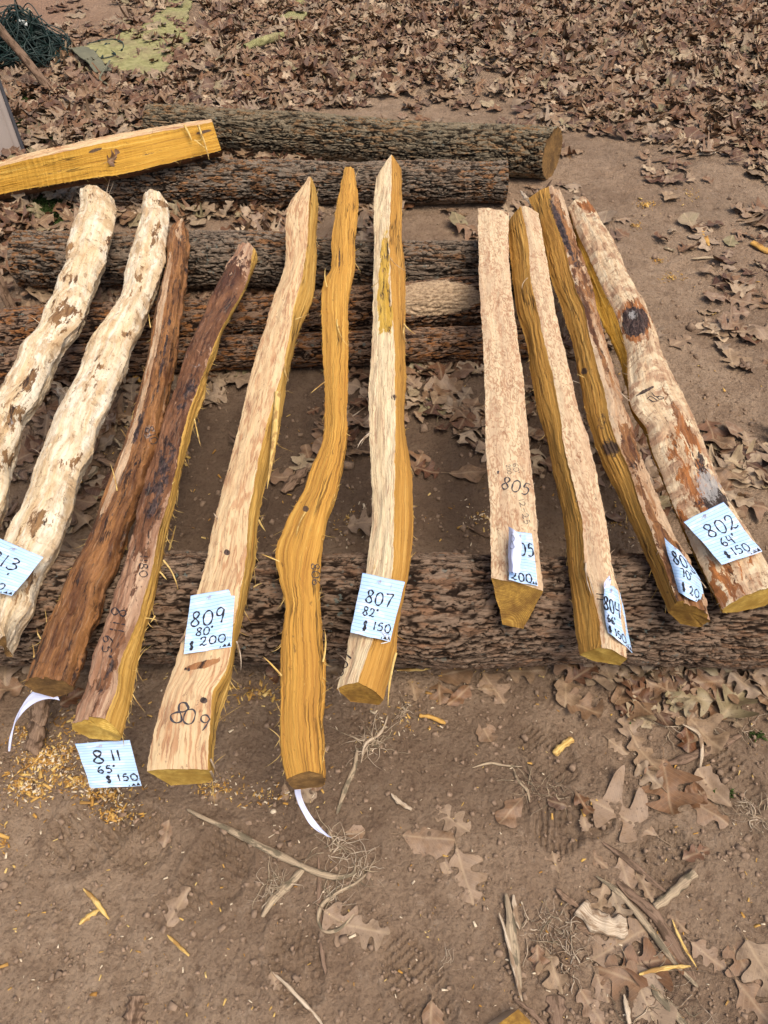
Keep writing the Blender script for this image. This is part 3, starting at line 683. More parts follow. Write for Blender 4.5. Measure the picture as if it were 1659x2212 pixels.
# 802: peeled pole, rightmost
S802 = stave('rightmost stave, peeled pale half round with black knot scar and orange stains', 41,
  [([(1229,458),(1232,480),(1252,557),(1276,629),(1300,697),(1334,769),(1349,822),(1357,860),(1363,890),(1392,934),(1404,968),(1433,1044),(1463,1120),(1501,1203),(1527,1259),(1561,1324)], -.062),
   ([(1227,449),(1244,493),(1278,569),(1304,629),(1331,682),(1353,761),(1357,833),(1365,882),(1395,924),(1404,958),(1433,1034),(1463,1110),(1501,1193),(1527,1249),(1561,1317)], -.030),
   ([(1276,444),(1297,478),(1331,535),(1365,610),(1395,663),(1418,720),(1433,769),(1467,837),(1497,898),(1520,958),(1561,1053),(1599,1121),(1644,1193),(1690,1275)], -.036)],
  [(2,1,.15,-.045,0), (0,2,.30,-.022,0)],
  [('split_face', HEARTY, 0, H), ('peeled_face', PEELR, .032, 'peel'), ('split_face', HEART, 0, 'hid'), ('split_face', HEART, 0, 'hid'), ('split_face', HEARTY, 0, 'hid')],
  bl=[('dark',1372,694,27,30,0,1.9),('grey',1366,680,14,12,0,.9),('brown',1370,690,44,50,0,.85),('dark',1520,1020,20,76,-28,.6),('grey',1530,1050,28,42,-20,1.1),('dark',1545,1085,40,22,0,1.0),
      ('brown',1495,1000,46,100,-28,.5),('brown',1500,1120,50,80,-28,.5),('brown',1560,1270,60,60,-30,.55),('brown',1275,447,34,12,10,.9),('brown',1470,905,14,60,-28,.6),('brown',1600,1180,60,50,-28,.4),('dark',1393,845,22,2.6,-28,1.9),('dark',1560,1150,60,14,-25,.5)],
  fib=[(0,260,.035,0),(1,170,.03,1),(2,70,.02,1)], splinters=[(1365,870,1328,832,2.5,.03,1),(1525,1270,1503,1245,2,.02,1),(1362,860,1338,850,2,.02,1)], wob=.0016)
# 803
S803 = stave('stave with yellow split face and dark brown bark side, next to the rightmost, tagged 803', 42,
  [([(1142,428),(1168,505),(1191,603),(1214,671),(1240,758),(1251,814),(1266,898),(1285,958),(1316,1034),(1357,1117),(1391,1193),(1418,1257),(1444,1324)], -.050),
   ([(1186,402),(1195,459),(1221,539),(1244,626),(1263,671),(1274,728),(1289,784),(1304,841),(1323,928),(1334,958),(1357,1008),(1384,1091),(1410,1159),(1440,1238),(1463,1299)], 0),
   ([(1210,424),(1225,463),(1248,539),(1274,614),(1289,690),(1312,765),(1334,841),(1357,913),(1368,958),(1395,1027),(1429,1110),(1459,1178),(1501,1242),(1520,1299),(1529,1337)], -.030)],
  [(2,1,.1,-.036,0), (0,2,.42,-.030,0)],
  [('split_face', HEART, .002, H), ('bark_face', INNERO, .006, 'bark'), ('bark_face', INNERD, .004, 'bark'), ('split_face', HEART, 0, 'hid'), ('split_face', HEART, 0, 'hid')], endmat=ENDD,
  bl=[('dark',1215,500,9,90,-22,.9),('brown',1225,520,26,110,-22,.8),('brown',1262,640,22,40,-22,.5),('brown',1290,740,7,120,-20,.8),('brown',1360,960,20,60,-20,.9),('dark',1318,968,26,26,0,.7),('brown',1400,1090,12,80,-25,.6),
      ('brown',1440,1200,35,80,-28,.75),('dark',1470,1230,18,60,-28,.6),('brown',1495,1280,40,60,-28,.6),('dark',1262,802,9,9,0,.8),('dark',1300,910,16,26,20,.55),('dark',1386,1168,18,14,0,.5),('dark',1443,1280,10,5,0,.5)],
  fib=[(0,150,.03,0),(1,60,.02,2),(2,60,.02,2)], splinters=[(1243,610,1258,628,2,.0,1),(1262,815,1246,808,2,.01,0)])
# 804
S804 = stave('ochre and pale stave tagged 804, its foot lowest among the right hand staves', 43,
  [([(1098,480),(1100,531),(1108,610),(1119,682),(1138,746),(1149,822),(1164,897),(1183,958),(1198,1034),(1217,1121),(1225,1200),(1232,1261),(1242,1355),(1251,1415)], -.052),
   ([(1126,446),(1142,531),(1146,595),(1161,671),(1176,739),(1198,833),(1210,898),(1217,958),(1240,1053),(1259,1140),(1266,1223),(1289,1317),(1302,1399)], 0),
   ([(1163,461),(1172,508),(1187,595),(1202,682),(1217,746),(1236,822),(1255,898),(1274,958),(1293,1045),(1312,1140),(1323,1219),(1346,1317),(1355,1423)], -.006)],
  [(2,0,.06,-.026,0), (0,2,.35,-.016,0)],
  [('split_face', HEART, .003, H), ('sapwood_face', SAPP, .005, 'sap'), ('split_face', HEART, 0, 'hid'), ('split_face', HEART, 0, 'hid'), ('split_face', HEART, 0, 'hid')],
  fib=[(0,130,.022,0),(1,70,.022,1),(2,60,.018,1)], splinters=[(1266,1215,1280,1290,2.6,.012,1),(1262,1228,1285,1300,2,.012,1),(1140,600,1128,625,1.6,.02,1),(1236,822,1252,828,2,.02,1)], bl=[('dark',1196,915,8,8,0,.4)])
# 805
S805 = stave('broad flat pale stave with pinkish mottling and a deep wedge end, tagged 805', 44,
  [([(1032,450),(1034,557),(1038,671),(1044,746),(1047,860),(1049,958),(1055,1053),(1059,1147),(1062,1249)], -.006),
   ([(1099,460),(1098,520),(1104,614),(1113,690),(1123,765),(1132,841),(1142,958),(1155,1072),(1163,1166),(1174,1277)], -.004)],
  [(1,0,.16,-.042,[0,0,-.022]), (0,1,.68,-.080,[0,0,-.045]), (0,1,.26,-.078,[0,0,-.05])],
  [('sapwood_face', SAPP, .006, 'sap'), ('split_face', HEART, 0, 'hid'), ('split_face', HEART, 0, 'hid'), ('split_face', HEARTO, 0, 'hid'), ('split_face', HEARTY, 0, H)], endmat=ENDD,
  fib=[(0,110,.022,1),(1,90,.018,1)], bl=[('brown',1085,462,20,14,0,.35)])
# 807
S807 = stave('centre stave with cream left face and orange right face, tagged 807', 45,
  [([(812,385),(808,430),(808,516),(806,616),(804,716),(799,799),(796,860),(798,933),(801,1016),(804,1106),(798,1173),(789,1240),(773,1310),(756,1373),(746,1423),(729,1489)], -.020),
   ([(846,334),(845,420),(841,516),(844,599),(846,649),(851,716),(853,783),(853,849),(854,933),(853,1016),(851,1106),(851,1180),(846,1250),(832,1320),(800,1395),(774,1474)], 0),
   ([(868,372),(868,440),(868,516),(873,549),(876,616),(875,683),(876,783),(878,816),(873,893),(876,943),(886,999),(891,1049),(892,1106),(892,1156),(884,1233),(863,1339),(856,1406),(829,1512)], -.040)],
  [(2,0,.10,-.024,0), (0,2,.25,-.036,0)],
  [('sapwood_face', SAPC, .004, 'sap'), ('split_face', HEART, .004, H), ('split_face', HEART, 0, 'hid'), ('split_face', HEART, 0, 'hid'), ('split_face', HEART, 0, 'hid')], endmat=ENDD,
  bl=[('brown',832,560,10,70,4,1.0),('brown',828,640,13,70,2,1.3),('brown',836,690,14,30,2,.9),('dark',850,858,9,9,20,.7)],
  fib=[(0,90,.025,1),(1,50,.02,1),(2,130,.028,0)], splinters=[(806,490,790,492,3,.03,1),(803,620,822,606,3,.03,0),(873,700,898,722,4,.03,0),(874,706,880,744,3,.02,0),(799,935,772,968,3.5,.03,1),(799,938,780,962,2,.02,1),(856,1410,838,1528,3.6,-.02,0),(843,556,884,588,1.6,.05,1)])
# 806: all yellow
S806 = stave('wavy stave of bare yellow heartwood with a double bend, beside the centre stave', 46,
  [([(745,362),(728,440),(716,516),(713,583),(699,609),(696,716),(699,799),(701,883),(698,949),(676,999),(659,1049),(629,1106),(606,1156),(593,1206),(603,1249),(614,1306),(609,1389),(606,1456),(606,1523),(606,1600),(619,1686)], -.016),
   ([(752,361),(748,440),(744,516),(740,600),(738,716),(736,799),(734,883),(730,949),(716,1010),(700,1060),(680,1120),(662,1180),(650,1230),(652,1306),(655,1389),(660,1456),(656,1523),(660,1600),(668,1666)], 0),
   ([(764,366),(771,420),(770,480),(765,516),(764,573),(753,649),(752,749),(751,833),(748,899),(749,933),(739,1006),(724,1066),(709,1106),(698,1156),(691,1206),(688,1273),(691,1339),(693,1389),(700,1439),(698,1479),(693,1539),(696,1606),(700,1679)], -.016)],
  [(2,0,.12,-.040,0), (0,2,.14,-.042,0)],
  [('split_face', HEARTG, .005, H), ('split_face', HEARTG, .004, H), ('split_face', HEARTG, .004, H), ('split_face', HEARTG, 0, 'hid'), ('split_face', HEARTG, 0, H)], endmat=ENDB,
  fib=[(0,200,.034,0),(1,30,.02,0),(2,200,.034,0)], bl=[('dark',660,1099,8,9,0,.9),('brown',715,575,8,20,0,.8),('dark',733,560,3,34,0,.7),('dark',634,1375,5,5,0,.5),('dark',690,1250,5,30,0,.3)],
  splinters=[(702,825,671,850,3,.03,0),(706,620,703,578,3.4,.03,0),(608,1460,568,1418,3,.03,0),(728,690,752,748,3,.02,0),(604,1213,562,1196,2.6,.02,0),(697,1430,700,1356,3,.01,0),(660,1106,640,1160,3,.02,0)], wob=.0018, slice_m=.0016)
# 809
S809 = stave('wide pale tan stave with yellow right side, tagged 809, foot nearest the camera', 47,
  [([(664,392),(625,440),(617,525),(616,566),(589,649),(569,716),(553,766),(536,833),(516,923),(500,983),(467,1106),(450,1189),(433,1256),(397,1373),(377,1439),(353,1506),(330,1589),(318,1666)], -.012),
   ([(671,382),(666,470),(664,516),(653,599),(639,649),(626,716),(614,783),(596,850),(583,893),(568,949),(556,1009),(546,1060),(537,1106),(530,1206),(520,1273),(507,1339),(500,1396),(483,1456),(461,1492),(455,1539),(450,1606),(449,1663)], 0),
   ([(683,412),(687,440),(683,516),(684,566),(676,643),(644,723),(631,776),(619,816),(613,876),(603,933),(586,1016),(573,1049),(559,1123),(553,1189),(536,1273),(519,1346),(503,1426),(493,1489),(473,1556),(463,1606),(457,1686)], -.045)],
  [(2,0,.12,-.016,0), (0,2,.28,-.050,0)],
  [('sapwood_face', SAP, .006, 'sap'), ('split_face', HEARTO, .003, H), ('split_face', HEART, 0, 'hid'), ('split_face', HEART, 0, 'hid'), ('split_face', HEART, 0, 'hid')],
  fib=[(0,60,.02,1),(1,120,.026,0),(2,300,.04,0)], bl=[('dark',490,1193,7,6,0,1.4),('dark',441,1513,8,7,0,1.4),('brown',430,1437,42,7,-15,1.2),('dark',405,1446,12,6,20,.7),('dark',480,1450,20,16,0,.4)],
  splinters=[(600,846,577,1056,12,-.012,0),(638,690,670,678,3,.02,0),(559,1123,574,1148,3,.02,0),(548,1268,566,1260,3,.02,0),(615,790,624,822,3,.01,0),(511,1385,520,1450,2,.0,1),(470,1122,461,1108,3,.02,1),(455,1666,466,1690,3,-.05,1),(455,1640,470,1675,2.4,-.05,1),(398,1373,384,1390,5,.0,2)])
# 811
S811 = stave('dark brown barked stave with a yellow right edge, written 811 on its wood', 48,
  [([(517,536),(490,576),(450,656),(437,689),(407,749),(393,799),(373,859),(353,909),(343,943),(327,999),(303,1083),(290,1139),(267,1223),(247,1289),(227,1356),(207,1416),(187,1483),(167,1533),(155,1575)], -.022),
   ([(547,534),(533,609),(493,683),(467,733),(443,799),(413,876),(393,943),(383,999),(363,1083),(350,1123),(333,1206),(317,1273),(297,1339),(277,1389),(257,1439),(253,1489),(227,1553)], -.004),
   ([(556,562),(520,643),(480,716),(467,766),(447,816),(443,856),(420,909),(410,949),(393,1016),(373,1106),(367,1123),(353,1189),(343,1246),(330,1306),(313,1366),(300,1423),(290,1483),(277,1539),(265,1592)], -.032)],
  [(2,0,.10,-.020,0), (0,2,.25,-.030,0)],
  [('bark_face', INNERD, .010, 'bark'), ('split_face', HEARTO, .003, H), ('split_face', HEART, 0, 'hid'), ('split_face', HEART, 0, 'hid'), ('bark_face', INNERD, 0, 'hid')], a=A0-.03,
  bl=[('brown',480,640,60,110,28,.85),('brown',420,780,40,110,25,.75),('dark',405,850,18,60,25,.6),('brown',360,950,50,120,22,.9),('brown',330,1080,30,110,20,.9),('dark',345,1040,24,100,18,.7),('brown',310,1200,22,40,20,.5),('brown',235,1440,18,120,22,.75),('dark',255,1250,8,90,20,.4),('dark',232,1460,8,110,20,.5),('grey',425,790,16,8,0,.5),('brown',270,1320,10,80,20,.45)],
  fib=[(0,60,.02,2),(1,60,.02,0),(2,260,.04,0)], splinters=[(420,905,434,965,3,.0,0),(353,1210,385,1275,3,.0,0),(345,1235,360,1252,3,.0,0),(335,1330,325,1345,3,.0,0),(315,1335,340,1340,2,.0,0)])
# 810
S810 = stave('slim stave with glossy reddish brown inner bark and a cream left edge', 49,
  [([(388,482),(367,500),(360,566),(343,633),(327,716),(317,783),(300,849),(287,899),(267,959),(240,1026),(217,1089),(207,1123),(187,1173),(167,1206),(143,1249),(123,1306),(97,1356),(77,1416),(52,1480)], -.026),
   ([(401,492),(405,516),(400,583),(387,666),(380,733),(370,793),(360,849),(343,916),(333,966),(313,1033),(290,1099),(277,1123),(260,1173),(247,1223),(223,1266),(207,1323),(187,1373),(173,1416),(150,1480)], -.030)],
  [(1,0,.10,-.030,0), (1,0,.55,-.048,0), (0,1,.12,-.026,0)],
  [('bark_face', INNERO, .022, 'bark'), ('bark_face', INNERO, 0, 'bark'), ('split_face', HEART, 0, 'hid'), ('split_face', HEART, 0, 'hid'), ('split_face', HEART, 0, H)], endmat=ENDB, a=A0-.02,
  bl=[('brown',340,760,16,250,14,.75),('brown',300,960,34,100,22,.9),('brown',235,1150,38,120,25,.75),('brown',150,1350,60,130,25,.95),('dark',300,920,8,60,18,.6),('dark',320,720,4,120,10,.5),('dark',355,760,4,120,10,.7),('dark',270,1050,8,100,25,.5),('grey',323,930,14,30,10,.6),('brown',375,540,8,90,10,.8),('dark',70,1430,22,60,25,.4),('grey',215,1140,10,60,25,.3)],
  fib=[(0,120,.034,0),(1,40,.02,2)], vb=lambda S, V, m, q: np.where(m is INNERO, .95 - 2.8*np.exp(-((V-.034+.003*np.sin(S*9))/.0135)**4)*sst(.15,.35,S)*(1-sst(1.25,1.4,S)) - 1.2*np.exp(-((V-.060)/.018)**4)*(1-sst(.1,.3,S)), 0.0), splinters=[(325,708,321,676,2,.02,0),(253,1060,238,1000,2,.03,0),(73,1420,70,1390,2,.0,0),(88,1380,80,1356,2,.0,0)])
# 813 / 814 peeled poles
S813 = stave('thick peeled white pole mottled with brown patches, tagged 813', 50,
  [([(309,425),(305,465),(290,515),(270,590),(267,609),(253,656),(227,693),(200,723),(180,769),(163,816),(140,856),(117,896),(100,943),(83,989),(57,1066),(43,1106),(30,1123),(7,1166),(-12,1260),(-14,1330),(-6,1395)], -.034),
   ([(364,440),(366,470),(362,500),(353,566),(333,629),(320,656),(303,703),(287,736),(277,769),(263,806),(247,843),(233,876),(217,906),(197,973),(177,1009),(167,1036),(147,1106),(127,1173),(110,1203),(77,1256),(67,1303),(33,1356),(13,1397)], -.040)],
  [(1,0,.12,-.040,0), (0,1,.12,-.040,0)],
  [('peeled_face', PEEL, .034, 'peel'), ('peeled_face', PEEL, .0, 'peel'), ('peeled_face', PEEL, 0, 'hid'), ('peeled_face', PEEL, 0, 'peel')], endmat=ENDB,
  bl=[('brown',300,600,16,60,18,.45),('brown',210,800,20,50,25,.45),('brown',150,1000,24,60,25,.4),('brown',100,1120,30,30,25,.45),('brown',60,1130,30,60,25,.35),('brown',290,880,18,60,25,.65),('brown',275,900,30,40,25,.35),('brown',225,985,24,50,20,.4),('brown',338,500,12,40,10,.6),('brown',350,440,20,8,25,.8),('brown',270,720,16,14,0,.5),('brown',60,1260,14,80,30,.5),('brown',328,640,12,30,30,.4)],
  fib=[(0,130,.03,1),(1,130,.03,1)], name='peeled_pole', cat='pole', group='peeled white poles', wob=.0022)
S814 = stave('leftmost peeled white pole with a torn stringy top end', 51,
  [([(172,410),(170,450),(155,490),(142,540),(143,549),(137,583),(123,609),(113,636),(97,663),(77,716),(43,749),(33,783),(10,826),(-20,890),(-60,980),(-90,1090),(-110,1200),(-130,1330)], -.034),
   ([(248,432),(248,480),(230,550),(230,560),(217,576),(203,616),(190,656),(177,693),(143,729),(127,756),(110,793),(90,836),(73,866),(50,893),(43,933),(30,966),(20,993),(17,1049),(0,1103),(-20,1190),(-55,1310)], -.040)],
  [(1,0,.12,-.042,0), (0,1,.12,-.042,0)],
  [('peeled_face', PEEL, .034, 'peel'), ('peeled_face', PEEL, .0, 'peel'), ('peeled_face', PEEL, 0, 'hid'), ('peeled_face', PEEL, 0, 'peel')], endmat=ENDB,
  bl=[('brown',200,430,30,14,15,.35),('brown',70,820,24,60,30,.5),('brown',232,530,16,30,15,.5),('brown',150,540,14,30,20,.5),('brown',150,600,30,22,0,.5),('brown',140,680,40,40,30,.6),('brown',190,700,16,40,30,.5),('brown',30,900,40,40,30,.5),('grey',25,915,14,14,0,.5),('brown',10,1010,20,60,20,.5)],
  fib=[(0,150,.03,1),(1,150,.03,1)], name='peeled_pole', cat='pole', group='peeled white poles', wob=.0022,
  splinters=[(226,425,238,383,1.6,.05,1),(230,428,234,400,1.6,.04,1),(232,428,246,392,1.6,.05,1),(232,420,252,415,1.4,.04,1),(97,663,88,652,2,.03,1),(88,700,60,680,1.6,.03,1)])
# yellow half log, top left, split face to the camera
YA, YB = 0.0, 0.0
def ylog():
    N = 520; L = 200
    xs = np.linspace(-170, 1, 10)
    top = [(-190, 392, 0.105), (0, 348, 0.149), (60, 331, 0.183), (150, 311, 0.223), (200, 300, 0.238), (300, 281, 0.252), (400, 265, 0.265), (456, 256, 0.272)]
    sap = [(-190, 402, 0.107), (0, 359, 0.151), (60, 345, 0.185), (150, 325, 0.225), (200, 314, 0.24), (300, 294, 0.254), (400, 275, 0.267), (459, 264, 0.273)]
    bot = [(-190, 470, 0.027), (0, 420, 0.071), (60, 408, 0.099), (150, 393, 0.143), (200, 385, 0.165), (255, 377, 0.18), (275, 374, 0.186), (330, 360, 0.198), (400, 343, 0.21), (478, 325, 0.225)]
    def w(l):
        p = np.array([P(x, y, z) for x, y, z in l]); return catmull(p, N)
    return w(top), w(sap), w(bot)
t_, s_, b_ = ylog()
yl = stave.__globals__
def raw_stave(label, seed, nodes, segs, **k):
    """same builder, nodes given as world polylines"""
    global P, sline
    keepP, keepS = P, sline; it = iter(nodes)
    sline = lambda pts, N: (None, None); P = lambda x, y, z=0, a=None, b=0.0: next(it).copy()
    try: return stave(label, seed, [(None, 0)]*len(nodes), k.pop('hid', []), segs, N=len(nodes[0]), **k)
    finally: P, sline = keepP, keepS
YL = raw_stave('wide half log split open to bright yellow heartwood at upper left', 52, [t_, s_, b_],
  [('sapwood_rim', SAP, .001, 'sap'), ('split_face', HEARTY, -.002, H), ('bark_back', INNERD, 0, 'hid'), ('bark_back', INNERD, .01, 'bark'), ('bark_back', INNERD, .016, 'bark')],
  hid=[(2,0,.15,-.05,.02), (0,2,.10,-.05,.015)], endmat=ENDY, name='split_log', cat='log', group=None, slice_m=.0015, wob=.0035,
  bl=[('dark',120,372,60,3,-14,.5),('dark',330,330,50,3,-14,.5),('dark',245,342,12,6,-20,.9),('dark',440,285,20,4,-15,.9),('brown',60,335,400,4,-14,.3),('dark',205,325,18,4,-15,1.0)],
  fib=[(1,60,.02,1),(2,150,.035,0)], vb=lambda S, V, m, q: 1.3 if m is INNERD else 0.0)
for sp in ((398,270,415,305,4),(430,275,452,345,3.2),(420,302,446,322,3),(428,270,436,300,5),(420,304,440,300,3)):
    q0 = P(sp[0], sp[1], .284); q1 = P(sp[2], sp[3], .257); ac = Acc()
    tube(ac, catmull([q0, (q0+q1)/2+[.004, -.004, 0], q1], 8), sp[4]*.0011*np.array([1, 1, 1, 1, .9, .8, .5, .1]), 5, (0, 0, sp[0]), flat=.4)
    link('splinter', ac.mesh('splinter', [SLIVER], True, YL['base']), YL['e'])

# ---------------------------------------------------------------- numbers written on the wood
write_on(S809, placed('8', 364, 1552, 46, 30, 32), 4.2)
write_on(S809, placed('09', 392, 1560, 34, 22, 24, .35), 3.2)
write_on(S805, placed('805', 1082, 1054, 25, 16, 17, .3), 3.8)
write_on(S805, placed('"', 1073, 1040, 20, 5, 9), 4)
write_on(S805, placed('60"', 1108, 1002, 11, 82, 8), 1.3, INKP)
write_on(S805, placed('200', 1093, 1005, 9, 80, 6), 1.2, INKP)
write_on(S805, placed('12-25', 1120, 1080, 12, 76, 11), 1.6, INKP)
write_on(S811, placed('8', 244, 1311, 30, 100, 20), 3.2, INK)
write_on(S811, placed('11', 240, 1341, 30, 100, 20, .4), 3.6, INK)
write_on(S811, placed('65"', 225, 1372, 22, 100, 17), 2.8, INK)
write_on(S811, placed('1180', 303, 1200, 16, 92, 14), 2.6, INK)
write_on(S807, placed('807', 738, 1462, 20, -62, 15), 3.2, INK)
write_on(S804, [np.array([(1288, 1283), (1316, 1287)]), np.array([(1289, 1294), (1316, 1298)])], 3.6, INK)
write_on(S802, [np.array([(1398,862),(1405,856),(1415,862),(1420,866),(1412,868),(1402,862)]), np.array([(1418,858),(1426,856),(1434,860),(1426,863),(1418,858)]), np.array([(1408,848),(1414,856),(1424,858)])], 2.2, INK)
write_on(S810, placed('810', 312, 925, 18, 70, 14), 2.6, INKP)
write_on(S806, placed('806', 672, 1218, 16, 86, 14), 2.6, INKP)
write_on(S810, placed('80', 388, 510, 9, 60, 8), 1.6, INKP)
# ---------------------------------------------------------------- lined note papers
def lag(P3, n, m):
    """bi-quadratic/bilinear interpolation of a small control grid (r, c, 3)"""
    P3 = np.asarray(P3, float); r, c = P3.shape[:2]
    def basis(k, q):
        x = np.linspace(0, 1, k); t = np.linspace(0, 1, q); out = np.ones((q, k))
        for i in range(k):
            for j in range(k):
                if i != j: out[:, i] *= (t - x[j]) / (x[i] - x[j])
        return out
    return np.einsum('ai,bj,ijk->abk', basis(r, n), basis(c, m), P3)
def paper(label, ctrl, texts, D=None, lift=.006, crumple=.0015, seed=0, back=False, world=False, hsv=1):
    """ctrl: rows of control points (px, py, z-offset over the staves' plane, or absolute z when D is None)"""
    ctrl = [[np.array(c, float) for c in r] for r in ctrl]
    W = [[(P(c[0], c[1], c[2] + lift, a=D['a'], b=D['b']) if D is not None else P(c[0], c[1], c[2])) for c in r] for r in ctrl]
    n, m = 30, 24; S = lag(W, n, m)
    dv = np.gradient(S, axis=0); du = np.gradient(S, axis=1); N = np.cross(dv, du); N /= np.linalg.norm(N, axis=2)[..., None]
    if (N[n//2, m//2] * (np.array([0, 0, CZ]) - S[n//2, m//2])).sum() < 0: N = -N
    U, V = np.meshgrid(np.linspace(0, 1, m), np.linspace(0, 1, n))
    S = S + N * (crumple * (2.0*pn(U*2.2, V*2.6, 0, seed) + .7*pn(U*6, V*7, 0, seed+1)))[..., None]
    org = S[0, m//2].copy()
    e = link('note_paper', None, label=label, cat='note', group='handwritten notes stapled to the staves', loc=org)
    g = np.stack([U, V, 0*U + seed], -1).reshape(-1, 3)
    v = np.concatenate([S.reshape(-1, 3), (S - N*.00025).reshape(-1, 3)]) - org
    q = grid_quads(n, m); q2 = grid_quads(n, m, n*m)[:, ::-1]
    me = mkmesh('sheet', v, np.concatenate([q, q2]), None, {'guv': np.concatenate([g, g])}, [PAPERB if back else PAPER, PAPERB], True, np.r_[np.zeros(len(q), int), np.ones(len(q2), int)])
    link('sheet', me, e)
    def at(u, v):
        u = np.clip(u, .0, 1)*(m-1); v = np.clip(v, 0, 1)*(n-1); i = np.minimum(v.astype(int), n-2); j = np.minimum(u.astype(int), m-2); a = (v-i)[:, None]; b = (u-j)[:, None]
        f = lambda A: A[i, j]*(1-a)*(1-b) + A[i+1, j]*a*(1-b) + A[i, j+1]*(1-a)*b + A[i+1, j+1]*a*b
        return f(S), f(N)
    for mat, nm in ((INK, 'handwriting'), (INKG, 'faint_print')):
        ac = Acc()
        for (s, x, y, h, w, wd, mk) in texts:
            if mk != (0 if mat is INK else 1): continue
            for st in text_strokes(s, x, 1 - y, h, w, .30):
                c = catmull(st, max(8, len(st)*6)); pp, nn = at(c[:, 0], 1 - c[:, 1]); stroke_mesh(ac, pp + nn*.0007, nn, wd * (1.75 if mat is INK else 1.3))
        if ac.n: link(nm, ac.mesh(nm, [mat], True, org), e)
    # a torn-looking printed roof line in the lower right corner, and the staple
    ac = Acc()
    if not back:
        for (x0, y0, ww, hh) in ((.80, .985, .10, .055), (.90, .985, .085, .075), (.74, .99, .045, .03)):
            uv = np.array([[x0, y0], [x0+ww*.55, y0-hh], [x0+ww, y0]]); pp, nn = at(uv[:, 0], uv[:, 1]); ac.add(pp + nn*.0006, None, [[0, 1, 2]])
        link('printed_corner', ac.mesh('printed_corner', [INK], False, org), e)
    ac = Acc()
    for k, (u0, v0, u1, v1) in enumerate(((.36, .10, .46, .075), (.42, .12, .44, .05), (.45, .11, .475, .055))[:3 if not back else 1]):
        t = np.linspace(0, 1, 7); pp, nn = at(u0+(u1-u0)*t, v0+(v1-v0)*t); tube(ac, pp + nn*(.0010+.0012*np.sin(t*np.pi))[:, None], .0006, 5)
    link('staple', ac.mesh('staple', [METAL], True, org), e)
    return e
def mid4(tl, tr, br, bl, sag=0.0, bow=0.0):
    """3 x 3 control grid from corners; sag lifts/lowers the centre column"""
    tl, tr, br, bl = [np.array(x, float) for x in (tl, tr, br, bl)]
    g = [[tl, (tl+tr)/2, tr], [(tl+bl)/2, (tl+tr+br+bl)/4, (tr+br)/2], [bl, (bl+br)/2, br]]
    for r in range(3): g[r][1] = g[r][1] + [0, 0, bow]
    for c in range(3): g[1][c] = g[1][c] + [0, 0, sag]
    return g
paper('lined note reading 809, 80 inches and $200, across the wide pale stave', mid4((412,1287,0),(508,1270,-.004),(500,1397,-.004),(397,1413,-.002), .002, .003),
      [('809', .08, .55, .24, .20, .0017, 0), ('80"', .22, .72, .13, .12, .0014, 0), ('$', .10, .95, .14, .10, .0013, 0), ('200', .32, .90, .14, .15, .0014, 0), ('12-25', .76, .86, .05, .04, .0006, 1)], S809, seed=1)
paper('lined note reading 807, 82 inches and $150, bent over the centre stave', mid4((783,1238,.004),(875,1257,-.012),(843,1386,-.012),(757,1366,.004), .0, .010),
      [('807', .20, .46, .21, .17, .0016, 0), ('82"', .20, .67, .13, .12, .0014, 0), ('$', .26, .92, .16, .11, .0013, 0), ('150', .52, .87, .13, .14, .0014, 0), ('12-25', .72, .92, .045, .04, .0006, 1)], S807, seed=2)
paper('lined note reading 811, 65 inches and $150, hanging below the foot of its stave', mid4((163,1606,.225),(280,1599,.225),(306,1698,.165),(197,1702,.165), .0, .006),
      [('8', .22, .46, .26, .22, .0017, 0), ('11', .58, .42, .22, .17, .0016, 0), ('65"', .24, .68, .15, .12, .0014, 0), ('$', .34, .90, .15, .11, .0013, 0), ('150', .58, .87, .14, .13, .0014, 0), ('12-25', .84, .87, .04, .03, .0006, 1)], None, seed=3)
paper('lined note reading 813 at the left edge, on the thick peeled pole', mid4((-8,1160,.006),(94,1204,.004),(26,1288,.002),(-80,1262,-.004), .0, .008),
      [('813', .12, .47, .24, .20, .0017, 0), ('"', .62, .70, .13, .12, .0014, 0), ('0', .62, .93, .14, .13, .0014, 0), ('12-25', .80, .93, .05, .04, .0006, 1)], S813, seed=4)
paper('lined note reading 802, 64 inches and $150, on the rightmost pole', mid4((1477,1127,.004),(1564,1083,.002),(1645,1193,-.002),(1559,1219,.004), .0, .006),
      [('802', .22, .47, .24, .20, .0016, 0), ('64"', .34, .70, .16, .13, .0014, 0), ('$', .22, .93, .14, .10, .0013, 0), ('150', .42, .92, .15, .13, .0014, 0), ('12-25', .70, .97, .045, .04, .0006, 1)], S802, seed=5)
paper('narrow looking curled note reading 803 and 70 inches, slipping off the dark stave', [[(1434,1160,.006),(1456,1182,.012),(1476,1202,.004)],[(1449,1220,.004),(1480,1228,.014),(1510,1252,-.022)],[(1464,1279,-.004),(1490,1292,.004),(1516,1306,-.032)]],
      [('803', .14, .46, .24, .22, .0016, 0), ('70"', .30, .69, .16, .14, .0014, 0), ('$', .24, .93, .14, .11, .0013, 0), ('20', .52, .93, .13, .14, .0014, 0)], S803, seed=6)
paper('lined note reading 804, 66 inches and $150, with its corner folded up', [[(1306,1262,.010),(1321,1266,.006),(1339,1281,-.022)],[(1306,1318,.008),(1327,1330,.008),(1352,1346,-.026)],[(1313,1367,.002),(1338,1384,.004),(1365,1411,-.030)]],
      [('804', .02, .47, .24, .22, .0017, 0), ('66"', .14, .70, .15, .13, .0014, 0), ('$', .12, .94, .15, .12, .0013, 0), ('150', .38, .94, .15, .14, .0014, 0)], S804, seed=7)
